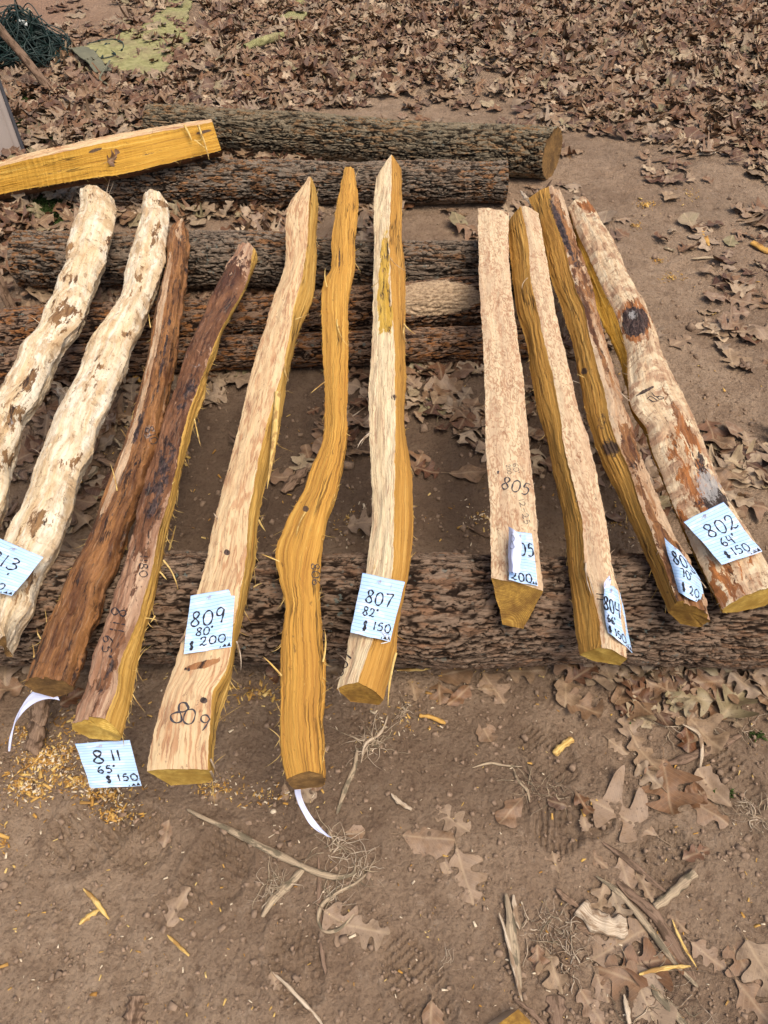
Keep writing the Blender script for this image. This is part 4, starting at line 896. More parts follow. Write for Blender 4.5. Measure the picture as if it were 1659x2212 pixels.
e804 = paper('small turned up paper corner at the top of the 804 note', [[(1316,1243,.022),(1318,1252,.018),(1319,1262,.012)],[(1309,1253,.018),(1312,1262,.014),(1316,1270,.011)],[(1303,1261,.012),(1305,1270,.010),(1309,1278,.010)]], [], S804, seed=17, back=True)
paper('lined note reading 200 under a curled over sheet, on the broad mottled stave', mid4((1104,1147,.0),(1149,1152,-.001),(1162,1266,-.002),(1099,1253,.0), .0, .001),
      [('805', .02, .45, .24, .27, .0017, 0), ('200', .08, .97, .16, .20, .0015, 0)], S805, seed=8)
paper('curled over top sheet showing a faint 8 through its white back', [[(1099,1138,.010),(1112,1146,.030),(1128,1164,.022)],[(1099,1188,.010),(1109,1190,.032),(1126,1200,.024)],[(1098,1235,.006),(1107,1236,.026),(1121,1238,.018)]],
      [('8', .15, .46, .30, .45, .0017, 1)], S805, seed=9, back=True)
paper('white note curling out beneath the foot of the reddish brown stave', [[(97,1484,.235),(112,1487,.232),(129,1513,.225)],[(58,1508,.215),(62,1512,.212),(72,1520,.205)],[(33,1562,.175),(30,1562,.173),(33,1564,.168)],[(22,1622,.125),(21,1620,.125),(26,1610,.125)]], [], None, seed=10, back=True)
paper('note seen edge on, hanging in a curve from the foot of the all yellow stave', [[(644,1680,.25),(655,1684,.25),(668,1680,.25)],[(638,1712,.215),(641,1714,.215),(650,1708,.215)],[(660,1766,.165),(663,1765,.165),(671,1760,.165)],[(696,1799,.125),(705,1805,.125),(718,1810,.125)]], [], None, seed=11, back=True)
ac = Acc(); tube(ac, catmull([P(816,1352,.004,a=A0,b=B0), P(829,1370,.006,a=A0,b=B0), P(839,1386,.008,a=A0,b=B0), P(823,1390,.006,a=A0,b=B0)], 14), .0009, 5)
link('loose_fibre', ac.mesh('loose_fibre', [WHITE], True, S807['base']), S807['e'])
# ---------------------------------------------------------------- things around the logs
def gz(p): return float(G(p[0], p[1]))
def tag(o, label, cat, group=None, kind=None):
    o['label'] = label; o['category'] = cat
    if group: o['group'] = group
    if kind: o['kind'] = kind
    return o
def single(name, ac, mats, label, cat, org, group=None, smooth=True, kind=None):
    o = link(name, ac.mesh(name, mats, smooth, org), None, loc=org); return tag(o, label, cat, group, kind)
# leaning pole, upper left
f = PG(114, 203); top = PY(-40, 14, f[1] + .10); q = top + (top - f)*.9
ac = Acc(); c = catmull([f - (top-f)*.02, f*.5 + top*.5 + [.006, 0, 0], top, q], 90); tube(ac, c, np.linspace(.020, .016, 90), 16, (0, 0, 5), seed=3)
single('wooden_pole', ac, [TWIG], 'brown wooden pole leaning at upper left over the tangled lights', 'pole', f)
f = PG(30, 684); top = PY(-6, 602, f[1] + .02)
ac = Acc(); c = catmull([f, (f+top)/2+[.003, 0, 0], top, top+(top-f)*1.5], 60); tube(ac, c, .017, 14, (0, 0, 8), seed=5)
single('wooden_pole', ac, [SHREDB], 'short dark stake standing at the left edge beside the grey log', 'pole', f)
# taupe ribbed panel corner
f = PG(62, 335); f[2] = gz(f)
e = link('wall_panel', None, loc=f); tag(e, 'corner of a pale taupe ribbed wall panel at the left edge', 'panel')
W_, Hh = 1.3, 1.15
def prism(name, outline, h, mat, par, z0=0):
    ac = Acc(); o = np.array(outline, float); n = len(o)
    v = np.r_[np.c_[o, np.full(n, z0)], np.c_[o, np.full(n, h)]]
    ac.add(v, [[i, (i+1) % n, n+(i+1) % n, n+i] for i in range(n)]); c = o.mean(0)
    ac.add(np.r_[np.c_[o, np.full(n, h)], [[c[0], c[1], h]]], None, [[i, (i+1) % n, n] for i in range(n)])
    return link(name, ac.mesh(name, [mat], False), par)
ol = [(-.022, 0)]; x = -.022
for k in range(16):
    ol += [(x-.022, -.002), (x-.0235, .0015), (x-.0255, .0015), (x-.027, -.002), (x-.070, -.002)]; x -= .080
ol += [(x, 0), (x, .07), (-.022, .07)]
dirx = P(0, 347, 0) - P(62, 332, 0); angp = math.atan2(-dirx[1], -dirx[0])
p_ = prism('ribbed_panel', ol, Hh, TAUPE, e, -.03); t_ = prism('corner_trim', [(-.0215, .008), (-.0215, .072), (-.006, .072), (-.006, .008)], Hh, DGREY, e, -.03)
e.rotation_euler = (0, 0, angp)
# tangled green light string and a loose strand
r = np.random.default_rng(5)
def light_string(center, rx, ry, rz, n, label, nb, tail=None):
    e = link('light_string', None, loc=center); tag(e, label, 'string lights')
    for w_ in range(n):
        ph = r.uniform(0, 6.28, 6); fq = r.uniform(2, 7, 6); t = np.linspace(0, 1, 400)
        p = np.stack([rx*(.62*np.sin(fq[0]*6.28*t*1.3+ph[0])+.38*np.sin(fq[1]*9*t+ph[1])), ry*(.62*np.sin(fq[2]*7*t+ph[2])+.38*np.sin(fq[3]*10*t+ph[3])), rz*(.5+.5*np.sin(fq[4]*5*t+ph[4])*np.cos(fq[5]*7*t))], -1)
        rad = np.sqrt((p[:, 0]/rx)**2+(p[:, 1]/ry)**2); p[:, 2] = .004 + p[:, 2]*np.clip(1.15-rad, .12, 1)
        ac = Acc(); p += r.uniform(.02, .05)*np.stack([np.cos(t*r.uniform(60, 100)), np.sin(t*r.uniform(60, 100)), .8*np.cos(t*r.uniform(50, 90)+1)], -1); p += .012*np.stack([pn(t*22, w_*3.1+0*t, 1), pn(t*22, w_*3.1+0*t, 5), pn(t*22, w_*3.1+0*t, 9)], -1)*2.0; p[:, 2] = np.abs(p[:, 2]); tube(ac, p, .0030, 5); link('wire', ac.mesh('wire', [GREENW], True), e)
        for k in r.integers(3, 390, nb):
            ac = Acc(); d = r.normal(size=3); d /= np.linalg.norm(d); d[2] = abs(d[2])*.5; tube(ac, p[k]+d*np.linspace(0, .021, 5)[:, None], np.array([.0035, .004, .004, .0032, .002]), 6)
            link('bulb_socket', ac.mesh('bulb_socket', [GREENW], True), e)
    return e
c = PG(62, 122); e = light_string(c, .20, .15, .24, 16, 'tangled pile of dark green string lights at upper left', 8)
for (dx, dy, dz) in ((.02, -.04, .17), (.040, -.045, .165)):
    ac = Acc(); d = np.array([.022, .004, -.008]); w = np.array([.0, .01, .018]); o_ = np.array([dx, dy, dz])
    ac.add([o_, o_+d, o_+d+w, o_+w, o_+[0, -.002, .002], o_+d+[0, -.002, .002], o_+d+w+[0, -.002, .002], o_+w+[0, -.002, .002]], [[0, 3, 2, 1], [4, 5, 6, 7], [0, 1, 5, 4], [1, 2, 6, 5], [2, 3, 7, 6], [3, 0, 4, 7]])
    link('white_tag', ac.mesh('white_tag', [WHITE], False), e)
def strand(pts, label, lift, rad=.0024, sock=10):
    pp = np.array([PG(x, y, lift) for x, y in pts]); org = pp[0].copy(); c = catmull(pp, 120); c[:, 2] += .006*np.abs(np.sin(np.linspace(0, 12, 120)))
    e = link('light_string', None, loc=org); tag(e, label, 'string lights'); ac = Acc(); tube(ac, c, rad, 6); link('wire', ac.mesh('wire', [GREENW], True, org), e)
    for k in np.linspace(5, 114, sock).astype(int):
        d = r.normal(size=3); d[2] = abs(d[2])*.4; d /= np.linalg.norm(d); ac = Acc(); tube(ac, c[k]+d*np.linspace(0, .028, 5)[:, None], np.array([.004, .0048, .0048, .004, .002]), 6); link('bulb_socket', ac.mesh('bulb_socket', [GREENW], True, org), e)
strand([(168,108),(190,106),(220,98),(250,94),(268,104),(262,120),(240,116),(252,130),(225,136),(210,128),(222,112),(240,104)], 'loose strand of green string lights lying on the green mat', .02)
strand([(112,132),(124,122),(138,118),(150,126),(146,142),(134,150),(122,154)], 'short loop of green wire trailing from the tangled lights', .03, .0022, 5)
# green mat pieces
def sheet(label, poly, mats, lift, seed, fold=None, name='green_mat'):
    """rough quad patch from 4 corners in the frame, ragged edges"""
    n, m = 60, 60; pts = [np.array(c, float) for c in poly]; U, V = np.meshgrid(np.linspace(0, 1, m), np.linspace(0, 1, n))
    xy = (1-V)[..., None]*((1-U)[..., None]*pts[0]+U[..., None]*pts[1]) + V[..., None]*((1-U)[..., None]*pts[3]+U[..., None]*pts[2])
    W = PG(xy[..., 0], xy[..., 1]); ed = np.minimum(np.minimum(U, 1-U), np.minimum(V, 1-V))
    W[..., 0] += .012*pn(W[..., 0]*20, W[..., 1]*20, 0, seed)*(ed < .03); W[..., 1] += .02*pn(W[..., 0]*14, W[..., 1]*14, 3, seed)*(ed < .03)
    W[..., 2] += lift + .012*pn(W[..., 0]*5, W[..., 1]*5, 0, seed+1) + .006*pn(W[..., 0]*18, W[..., 1]*18, 0, seed+2)
    if fold is not None: W[..., 2] += fold(U, V)
    org = W[n//2, m//2].copy(); v = np.concatenate([W.reshape(-1, 3), W.reshape(-1, 3) - [0, 0, .006]]) - org; q = grid_quads(n, m); q2 = grid_quads(n, m, n*m)[:, ::-1]
    b = [np.arange(m), np.arange(m)*1+(n-1)*m, np.arange(n)*m, np.arange(n)*m+m-1]; rim = np.concatenate([np.stack([k[:-1], k[1:], k[1:]+n*m, k[:-1]+n*m], -1) for k in b])
    o = link(name, mkmesh(name, v, np.concatenate([q, q2, rim]), None, {}, mats[:1]), None, loc=org); tag(o, label, 'mat', 'scraps of green matting among the leaves'); return o
sheet('large faded green mat half buried in leaves at upper left', [(345,52),(432,70),(332,192),(150,122)], [MATG], .022, 1)
sheet('strip of green mat showing far off between the leaves', [(362,0),(420,-6),(400,62),(318,66)], [MATG], .012, 2)
sheet('small square scrap of green matting beyond the roll', [(618,38),(662,38),(655,54),(608,52)], [MATG], .03, 3)
sheet('thin faint green scrap near the top edge', [(470,2),(520,0),(500,14),(450,14)], [MATG], .022, 4)
sheet('green scrap at the top edge right of the others', [(600,6),(640,2),(690,14),(600,16)], [MATG], .02, 5)
sheet('turned back mat corner showing its grey backing', [(146,121),(190,124),(245,172),(215,178)], [MATB], .048, 6, lambda U, V: .02*np.sin(V*3.14), name='mat_corner')
ac = Acc(); p0 = PG(532, 118, .03); p1 = PG(612, 92, .035); c = catmull([p0, (p0+p1)/2+[0, 0, .006], p1], 40)
for k in range(4): tube(ac, c, .021-.005*k, 20, (0, 0, k), seed=20+k, cap=False)
o = single('mat_roll', ac, [MATG], 'small rolled piece of green matting lying on the leaves', 'mat', p0)
ac = Acc(); p = np.array([PG(244, 158, .06), PG(240, 172, .07), PG(228, 184, .06), PG(222, 194, .05), PG(236, 196, .03)]); tube(ac, catmull(p, 30), .006, 6, flat=.5)
single('mat_edge_strip', ac, [MATB], 'curled edging strip at the near corner of the large mat', 'strip', p[0])

# ---------------------------------------------------------------- sticks, vines, strips lying on the dirt
def stick(name, pts, wd, mat, label, cat, lift=.004, flat=.5, taper=.35, seed=1, n=70, group=None, zs=None, k=7):
    w0 = np.array([PG(x, y) for x, y in pts]) + [0, 0, lift] if zs is None else np.array([P(x, y, z_) for (x, y), z_ in zip(pts, zs)])
    c = catmull(w0, n); t = np.linspace(0, 1, n)
    prof_ = wd*.55*(1 - (1-taper)*np.abs(2*t-1)**2.5) * (1+.12*np.sin(t*23+seed))
    prof_[0] *= .3; prof_[-1] *= .2
    ac = Acc(); tube(ac, c, prof_, k, (0, 0, seed), flat=flat, seed=seed)
    return single(name, ac, [mat], label, cat, w0[0].copy(), group)
SG = 'twigs and bark strips scattered on the dirt'
stick('vine', [(405,1750),(440,1768),(490,1792),(545,1820),(595,1845),(640,1868),(690,1888),(740,1896),(765,1886),(768,1868)], .012, VINE, 'long curved dry vine lying on the bare dirt', 'vine', .006, .7, seed=1)
stick('bark_strip', [(566,1982),(580,1958),(610,1925),(640,1895),(665,1870)], .016, VINE, 'flat weathered strip crossing under the long vine', 'bark strip', .003, .25, seed=2, group=SG)
stick('vine', [(800,1882),(770,1908),(725,1932),(695,1958),(688,1990),(700,2012),(725,2012),(752,1990),(770,1970)], .007, VINE, 'thin hooked vine curving beside the half buried tan leaf', 'vine', .004, .6, seed=3)
stick('bark_strip', [(688,1850),(690,1900),(688,1960),(694,2020),(700,2085),(712,2120)], .010, TWIG, 'long straight strip pressed into the dirt below the hanging note', 'bark strip', .002, .2, seed=4, group=SG)
stick('twig', [(773,1618),(765,1660),(748,1700),(728,1760)], .010, VINE, 'grey twig lying right of the hanging curved note', 'twig', .004, .4, seed=5, group=SG)
stick('grass_stalk', [(838,1548),(822,1585),(790,1610),(780,1650)], .006, FIBRE, 'dry stalk with a frayed head in front of the centre stave', 'stalk', .005, .6, seed=6, group=SG)
stick('twig', [(590,2100),(620,2130),(655,2165),(690,2205),(705,2230)], .006, FIBRE, 'pale twig running off the bottom edge', 'twig', .005, .6, seed=7, group=SG)
stick('wood_chunk', [(298,2152),(294,2180),(292,2225)], .028, SHREDB, 'orange brown bark piece at the bottom edge left of centre', 'bark piece', .006, .35, .9, 8)
stick('splinter', [(182,1921),(205,1945),(222,1968),(238,1988)], .008, SLIVER, 'yellow splinter on the dirt, the longer of a crossed pair', 'splinter', .006, .5, seed=9)
stick('splinter', [(172,1998),(195,1980),(216,1966)], .010, SLIVER, 'short wide yellow splinter of the crossed pair', 'splinter', .004, .5, seed=10)
stick('splinter', [(362,2020),(385,2042),(410,2066)], .006, SLIVER, 'thin yellow splinter below the grey curled leaf', 'splinter', .004, .5, seed=11)
stick('bark_strip', [(1200,1922),(1225,1945),(1250,1962)], .012, SHREDB, 'brown tip of the curved pale bark chip', 'bark strip', .008, .5, seed=12, group=SG)
stick('bark_chip', [(1250,1960),(1275,1985),(1310,2002),(1352,2005)], .034, FIBRE, 'curved pale fibrous bark chip lying on leaves at lower right', 'bark chip', .012, .35, .8, 13, k=10)
stick('bark_chip', [(1236,1965),(1250,1992),(1285,2014)], .022, SHREDB, 'brown slab beneath the curved pale bark chip', 'bark chip', .004, .3, .7, 14)
stick('twig', [(1300,1822),(1335,1845),(1370,1872),(1405,1905),(1440,1930)], .011, TWIG, 'straight brown twig right of the curved chip', 'twig', .005, .5, seed=15, group=SG)
stick('twig', [(1412,1962),(1440,1940),(1470,1912),(1500,1886)], .016, VINE, 'thick pale stick lying diagonally at lower right', 'stick', .006, .7, .9, 16)
stick('vine', [(1285,1895),(1320,1920),(1365,1965),(1400,2010),(1430,2050),(1470,2100),(1505,2135)], .012, VINE, 'long pale vine running down the lower right corner', 'vine', .009, .6, seed=17)
stick('bark_strip', [(1330,1905),(1370,1940),(1410,1975),(1440,2020),(1470,2070),(1500,2120)], .022, TWIG, 'wide brown strip beside the long pale vine', 'bark strip', .004, .3, seed=18, group=SG)
stick('splinter', [(1448,1990),(1462,2025),(1480,2060),(1500,2092)], .005, SLIVER, 'thin yellow sliver along the wide brown strip', 'splinter', .012, .5, seed=19)
stick('splinter', [(1374,2110),(1410,2100),(1445,2094),(1485,2092)], .007, SLIVER, 'straight yellow sliver on the reddish leaf', 'splinter', .02, .5, seed=20)
stick('vine', [(1400,2110),(1410,2140),(1440,2175),(1475,2215),(1500,2240)], .012, VINE, 'peeling dry stem at the bottom edge below the sliver', 'stem', .007, .5, seed=21)
stick('bark_strip', [(1345,2150),(1352,2185),(1358,2225)], .008, FIBRE, 'pale strip touching the big tan leaf at the bottom edge', 'bark strip', .01, .4, seed=22, group=SG)
stick('bark_strip', [(1110,2160),(1150,2190),(1190,2235)], .008, TWIG, 'narrow strip right of the split chunk at the bottom edge', 'bark strip', .005, .4, seed=23, group=SG)
stick('bark_strip', [(1198,2150),(1204,2190),(1206,2235)], .030, TWIG, 'wide flat slat pressed into dirt at the bottom edge', 'bark strip', .001, .12, .95, 24)
stick('wood_sliver', [(1091,1932),(1098,1975),(1105,2030),(1112,2080),(1122,2140)], .017, VINE, 'long frayed pale wood sliver standing out at lower centre right', 'sliver', .010, .5, seed=25)
stick('wood_sliver', [(1076,1975),(1088,2010),(1100,2060),(1126,2166)], .007, FIBRE, 'thin fibre crossing the frayed pale sliver', 'sliver', .013, .5, seed=26)
stick('wood_sliver', [(1108,1935),(1112,1975),(1122,2010)], .010, FIBRE, 'short pale strip beside the frayed sliver top', 'sliver', .008, .5, seed=27)
stick('twig', [(1020,1660),(1060,1650),(1090,1655),(1130,1658)], .005, VINE, 'thin curved root on bare dirt at centre right', 'root', .004, .6, seed=28, group=SG)
stick('twig', [(1108,1660),(1120,1690),(1135,1705),(1145,1735)], .006, VINE, 'thin bent root beside the frayed root tuft', 'root', .004, .6, seed=29, group=SG)
stick('bark_strip', [(845,1717),(862,1735),(890,1752)], .010, FIBRE, 'short peeled strip in front of the centre stave', 'bark strip', .008, .4, seed=30, group=SG)
stick('splinter', [(1196,1632),(1212,1616),(1236,1598)], .014, SLIVER, 'orange wood chip on bare dirt at centre right', 'wood chip', .006, .5, .9, 31)
stick('splinter', [(905,1548),(935,1553),(962,1566)], .009, CHIP, 'yellow chip in front of the centre stave', 'wood chip', .006, .5, .8, 32)
stick('splinter', [(856,1452),(900,1451),(950,1442)], .008, SLIVER, 'long yellow sliver touching the foot of the centre stave', 'splinter', .01, .5, seed=33)
stick('twig', [(1430,1655),(1470,1645),(1530,1620),(1600,1590)], .018, TWIG, 'dark bark strip under leaves at the right edge', 'bark strip', .006, .4, seed=34, group=SG)
stick('grass_stalk', [(1470,1570),(1505,1592),(1512,1625),(1508,1665)], .008, FIBRE, 'pale curled stem among the leaves right of centre', 'stem', .014, .4, seed=35, group=SG)
stick('twig', [(1492,562),(1530,560),(1567,562)], .011, VINE, 'grey stick lying on the bare path at upper right', 'stick', .006, .8, seed=36)
stick('twig', [(1434,538),(1456,545)], .012, VINE, 'short grey stub on the path near the rightmost pole', 'stick', .006, .8, .9, 37)
stick('twig', [(1592,770),(1605,788),(1617,802)], .012, TWIG, 'short dark twig on the path at the right edge', 'twig', .006, .8, .9, 38)
stick('wood_chunk', [(1622,528),(1650,545),(1690,552)], .028, CHIP, 'orange split bark piece at the right edge of the path', 'bark piece', .01, .5, .8, 39)
stick('splinter', [(1395,355),(1450,345),(1500,332),(1560,330)], .022, SHREDB, 'long pale tan sliver lying by the leaves at upper right', 'sliver', .01, .3, seed=40)
stick('splinter', [(1512,490),(1520,510),(1530,535)], .02, CHIP, 'frayed orange chip on the path at upper right', 'wood chip', .008, .4, seed=41)
stick('splinter', [(1470,325),(1520,335),(1545,332)], .03, CHIPW, 'flat tan chip at the edge of the leaf carpet', 'wood chip', .008, .2, seed=42)
stick('twig', [(1310,105),(1360,130),(1390,142)], .03, SHREDB, 'rotten branch lying in the leaf carpet at upper right', 'branch', .03, .7, seed=43)
stick('twig', [(495,165),(520,172),(545,178)], .014, CHIP, 'orange sliver on the leaf carpet below the mat roll', 'sliver', .03, .6, seed=44)
stick('twig', [(1125,412),(1138,430),(1152,446)], .014, FIBRE, 'torn pale strand by the top of the brown yellow stave', 'strand', .16, .5, seed=45, zs=[.16, .2, .22])
stick('twig', [(1010,1140),(1040,1155),(1090,1165)], .012, TWIG, 'dark twig on shaded dirt left of the broad stave', 'twig', .005, .7, seed=46, group=SG)
stick('bark_strip', [(612,1070),(640,1040),(664,1018)], .030, SHREDB, 'rough bark piece in the shade beside the yellow stave bend', 'bark piece', .012, .4, .6, 47)
stick('grass_stalk', [(700,930),(760,905),(795,880)], .004, FIBRE, 'thin straw on the shaded dirt under the staves', 'straw', .01, .8, seed=48)
stick('bark_strip', [(140,725),(150,770),(158,818)], .030, SHREDB, 'reddish bark strip hanging against the low log between the peeled poles', 'bark strip', .02, .4, .8, 49, zs=[.13, .08, .02])
stick('wood_chunk', [(106,832),(130,850),(160,876)], .030, FIBRE, 'broken pale branch stub between the two peeled poles', 'branch', .02, .8, .9, 50)
stick('wood_chunk', [(146,850),(142,900),(140,950)], .032, VINE, 'weathered grey slab standing between the two peeled poles', 'slab', .02, .5, .95, 51)
stick('wood_chunk', [(97,745),(100,752),(62,800)], .02, CHIP, 'yellow strip behind the leftmost peeled pole', 'strip', .06, .4, .9, 52)
# upright orange bark piece below the slim brown stave
f0 = PG(68, 1618); f1 = P(92, 1500, .11); ac = Acc(); c = catmull([f0, f0*.5+f1*.5+[.004, .0, 0], f1], 60)
tube(ac, c, np.linspace(.023, .017, 60)*(1+.22*pn(np.linspace(0, 14, 60), 0, 0, 2)), 22, (0, 0, 3), flat=.55, seed=9); ac.v[0] += .0035*np.stack([pn(ac.v[0][:, 0]*160, ac.v[0][:, 1]*60, ac.v[0][:, 2]*60, k_) for k_ in (1, 2, 3)], -1)
single('bark_slab', ac, [SHREDB], 'chunk of orange brown bark propped under the foot of the reddish brown stave', 'bark piece', f0)
# split chunk at the bottom edge
c0 = PG(1072, 2226); e = link('split_chunk', None, loc=c0); tag(e, 'small split chunk of yellow wood cut off by the bottom edge', 'wood chunk')
ac = Acc(); o = [(-.038, -.05), (-.026, .002), (.016, .026), (.034, .010), (.046, -.06)]
rr = np.random.default_rng(2); N1 = 14
rows = []
for k in range(8):
    f = k/7; rows.append([(x*(1-.03*f)+.02*f, y, .002+.03*f + (0 if k < 7 else .0)) for x, y in o])
ac.add(np.array(rows), grid_quads(8, 5, wrap=True), a=[0, 0, 1]); link('bark_side', ac.mesh('bark_side', [INNERO], False), e)
ac = Acc(); topr = np.array(rows[-1]); cc_ = topr.mean(0)+[0, 0, .006]; ac.add(np.r_[topr, [cc_]], None, [[i, (i+1) % 5, 5] for i in range(5)]); link('split_face', ac.mesh('split_face', [ENDD], False), e)

# frayed fibre tufts
def tuft(label, px, py, n, rad, L, mats, seed, name='fibre_tuft', wd=.0011, aspect=1.0):
    r = np.random.default_rng(seed); c = PG(px, py); ac = Acc()
    for _ in range(n):
        a = r.uniform(0, 6.28); d = rad*math.sqrt(r.random()); p = c + [d*math.cos(a)*aspect, d*math.sin(a), .002]
        h = r.uniform(0, 6.28); l = L*r.uniform(.3, 1); pts = [p]
        for k in range(6):
            h += r.normal(0, .42); pts.append(pts[-1] + [l/6*math.cos(h), l/6*math.sin(h), r.uniform(-.0015, .0035)])
        pts = np.array(pts); pts[:, 2] = np.maximum(pts[:, 2], gz(c)+.0015)
        tube(ac, catmull(pts, 14), wd*r.uniform(.4, 1.4)*np.linspace(1, .3, 14), 4, (0, r.random(), seed), flat=.6, cap=False, mi=int(r.integers(0, len(mats))))
    return single(name, ac, mats, label, 'fibre tuft', c, 'frayed tufts of fibre and roots', kind='stuff')
tuft('pale frayed inner bark tuft right of the long wood sliver', 1190, 2010, 80, .030, .055, [FIBRE, FIBRE, FIBRE, VINE, SHREDB], 1, aspect=1.8)
tuft('lower end of the pale frayed inner bark tuft', 1222, 2075, 50, .025, .06, [FIBRE, SHREDB], 2)
tuft('root tuft at the right end of the long curved vine', 785, 1880, 30, .022, .07, [FIBRE, VINE], 3)
tuft('whitish frayed strip end left of the vine crossing', 590, 1910, 34, .018, .06, [FIBRE, VINE], 4)
tuft('dry root tuft in front of the centre stave foot', 800, 1610, 40, .02, .09, [VINE, FIBRE], 5)
tuft('curled roots just under the tip of the hanging note', 730, 1838, 34, .025, .08, [VINE, FIBRE], 6)
tuft('flattened root tuft on the bare dirt right of centre', 1175, 1712, 60, .025, .07, [VINE, TWIG], 7, aspect=2)
tuft('frayed head of the dry stalk by the centre stave', 873, 1538, 24, .008, .05, [FIBRE, VINE], 8)
tuft('pale root tuft on the leaves at the right edge', 1630, 1755, 40, .03, .07, [FIBRE, VINE], 9)
tuft('string of pale fibres in the leaves right of centre', 1470, 1565, 36, .03, .09, [FIBRE, VINE], 10, aspect=2)
tuft('pale strips tangled in the leaves at the right edge', 1600, 1560, 24, .03, .07, [FIBRE, VINE], 11)
tuft('tiny straw cross on bare dirt at lower centre', 965, 2080, 12, .01, .03, [FIBRE], 12)
tuft('stringy roots under the thin hooked vine', 720, 1935, 22, .02, .07, [VINE, FIBRE], 13)
tuft('fine dry roots at the bottom right corner', 1420, 2160, 60, .07, .09, [VINE, FIBRE, TWIG], 14)
tuft('white frayed knot behind the wide pale stave', 588, 640, 26, .012, .05, [WHITE, FIBRE], 15)
# bark shreds heaped at left between the peeled poles and the front log
r = np.random.default_rng(11)
def shred_pts(n, x0, x1, y0, y1):
    out = []
    while len(out) < n:
        x, y = r.uniform(x0, x1), r.uniform(y0, y1)
        if x < 330 - (y-800)*.35: out.append((x, y))
    return out
for k, (x, y) in enumerate(shred_pts(95, -20, 330, 790, 1190)):
    a = r.uniform(0, 3.14); L = r.uniform(18, 60); m_ = [SHREDB, SHREDB, TWIG, CHIP, VINE, SLIVER][r.integers(0, 6)] if k % 4 == 0 else [SHREDB, TWIG, VINE][r.integers(0, 3)]
    b_ = r.normal(0, 6); dx, dy = math.cos(a)*L/2, math.sin(a)*L*.42; lf = r.uniform(.004, .035)
    stick('bark_shred', [(x-dx, y-dy), (x+b_*math.sin(a), y+b_), (x+dx, y+dy)], r.uniform(.006, .026), m_, 'torn brown bark shred in the heap between the peeled poles and the front log', 'bark shred', lf, r.uniform(.15, .4), r.uniform(.5, .95), 100+k, 24, 'bark shreds heaped at left')
for k, (pts, zs) in enumerate([([(302,1015),(322,1060),(326,1140)], [.10, .05, .02]), ([(322,1030),(326,1090),(327,1150)], [.11, .06, .02]), ([(268,1130),(272,1180),(290,1235)], [.08, .03, .01]), ([(380,1135),(370,1170),(355,1240)], [.10, .09, .05]), ([(215,1120),(235,1105),(268,1080)], [.05, .06, .08]), ([(290,1180),(292,1210),(300,1225)], [.1, .06, .03])]):
    stick('straw', pts, .0045, SLIVER, ['tall yellow straw standing left of the slim brown stave', 'second yellow straw standing close to the slim brown stave', 'yellow straw leaning low beside the thick peeled pole', 'yellow strand dangling between the dark barked stave and the pale stave', 'thin straw crossing between the peeled pole and the brown stave', 'short yellow strand near the front log top'][k], 'straw', .01, .6, seed=200+k, zs=zs)
# moss and small weeds
def weeds(label, px, py, rx, ry, n, hgt, seed):
    r = np.random.default_rng(seed); ac = Acc(); c = PG(px, py)
    for _ in range(n):
        a = r.uniform(0, 6.28); q = math.sqrt(r.random()); p = PG(px+rx*q*math.cos(a), py+ry*q*math.sin(a)); h = hgt*r.uniform(.3, 1)
        t = r.normal(0, .5, 2); d = np.array([t[0], t[1], 1.0]); d /= np.linalg.norm(d); s_ = np.cross(d, (r.normal(), r.normal(), 0)); s_ /= np.linalg.norm(s_)+1e-9; w = r.uniform(.0012, .0035)
        m1 = p+d*h*.55; tip = p+d*h+[t[0]*h*.5, t[1]*h*.5, -h*.25]
        ac.add([p-s_*w*.5, p+s_*w*.5, m1+s_*w, m1-s_*w, tip], [[0, 1, 2, 3]], [[3, 2, 4]])
    return single('weeds', ac, [MOSS], label, 'weeds', c, kind='stuff')
weeds('green weeds by the foot of the leaning pole', 40, 228, 48, 16, 900, .03, 1)
weeds('dark green weeds beside the ribbed panel corner', 32, 270, 22, 18, 350, .03, 2)
weeds('green moss patch between the yellow log and the grey log', 105, 462, 62, 32, 1600, .028, 3)
weeds('small green weed on leaves above the split log', 165, 352, 14, 8, 160, .03, 4)
weeds('small green weed right of the leaning pole', 198, 322, 10, 6, 140, .03, 5)
weeds('scattered green shoots below the leaning pole', 90, 300, 40, 12, 260, .03, 6)
for i, (x, y, rx, n) in enumerate([(1140,1948,16,40), (1560,1718,22,80), (1462,1962,14,40), (258,1975,12,30), (182,2018,16,40), (130,2075,14,40), (300,1716,14,30), (1375,1560,12,40), (1250,1550,12,30), (1310,2100,16,40), (1480,2030,16,50), (1635,1590,18,50), (1125,1012,10,40), (1190,1900,10,20), (930,1690,12,50)]):
    if i in (0, 2, 3, 4, 5, 6, 8, 9, 10, 12, 13, 14): continue
    weeds(['tiny grass sprigs above the pale sliver', 'grass sprigs among leaves at the right edge', 'grass sprigs right of the diagonal stick', 'tiny sprig near the crossed yellow splinters', 'sprig below the crossed yellow splinters', 'dark sprig at lower left', 'sprig behind the 811 note', 'sprigs in the leaves before the front log', 'sprigs near the front log at centre right', 'sprigs by the reddish leaf', 'sprigs along the wide brown strip', 'sprigs at the far right before the log', 'sprig beside the broad stave', 'sprig at lower centre right', 'mossy streak on bare dirt at centre'][i], x, y, rx, rx*.6, n, .014, 40+i)

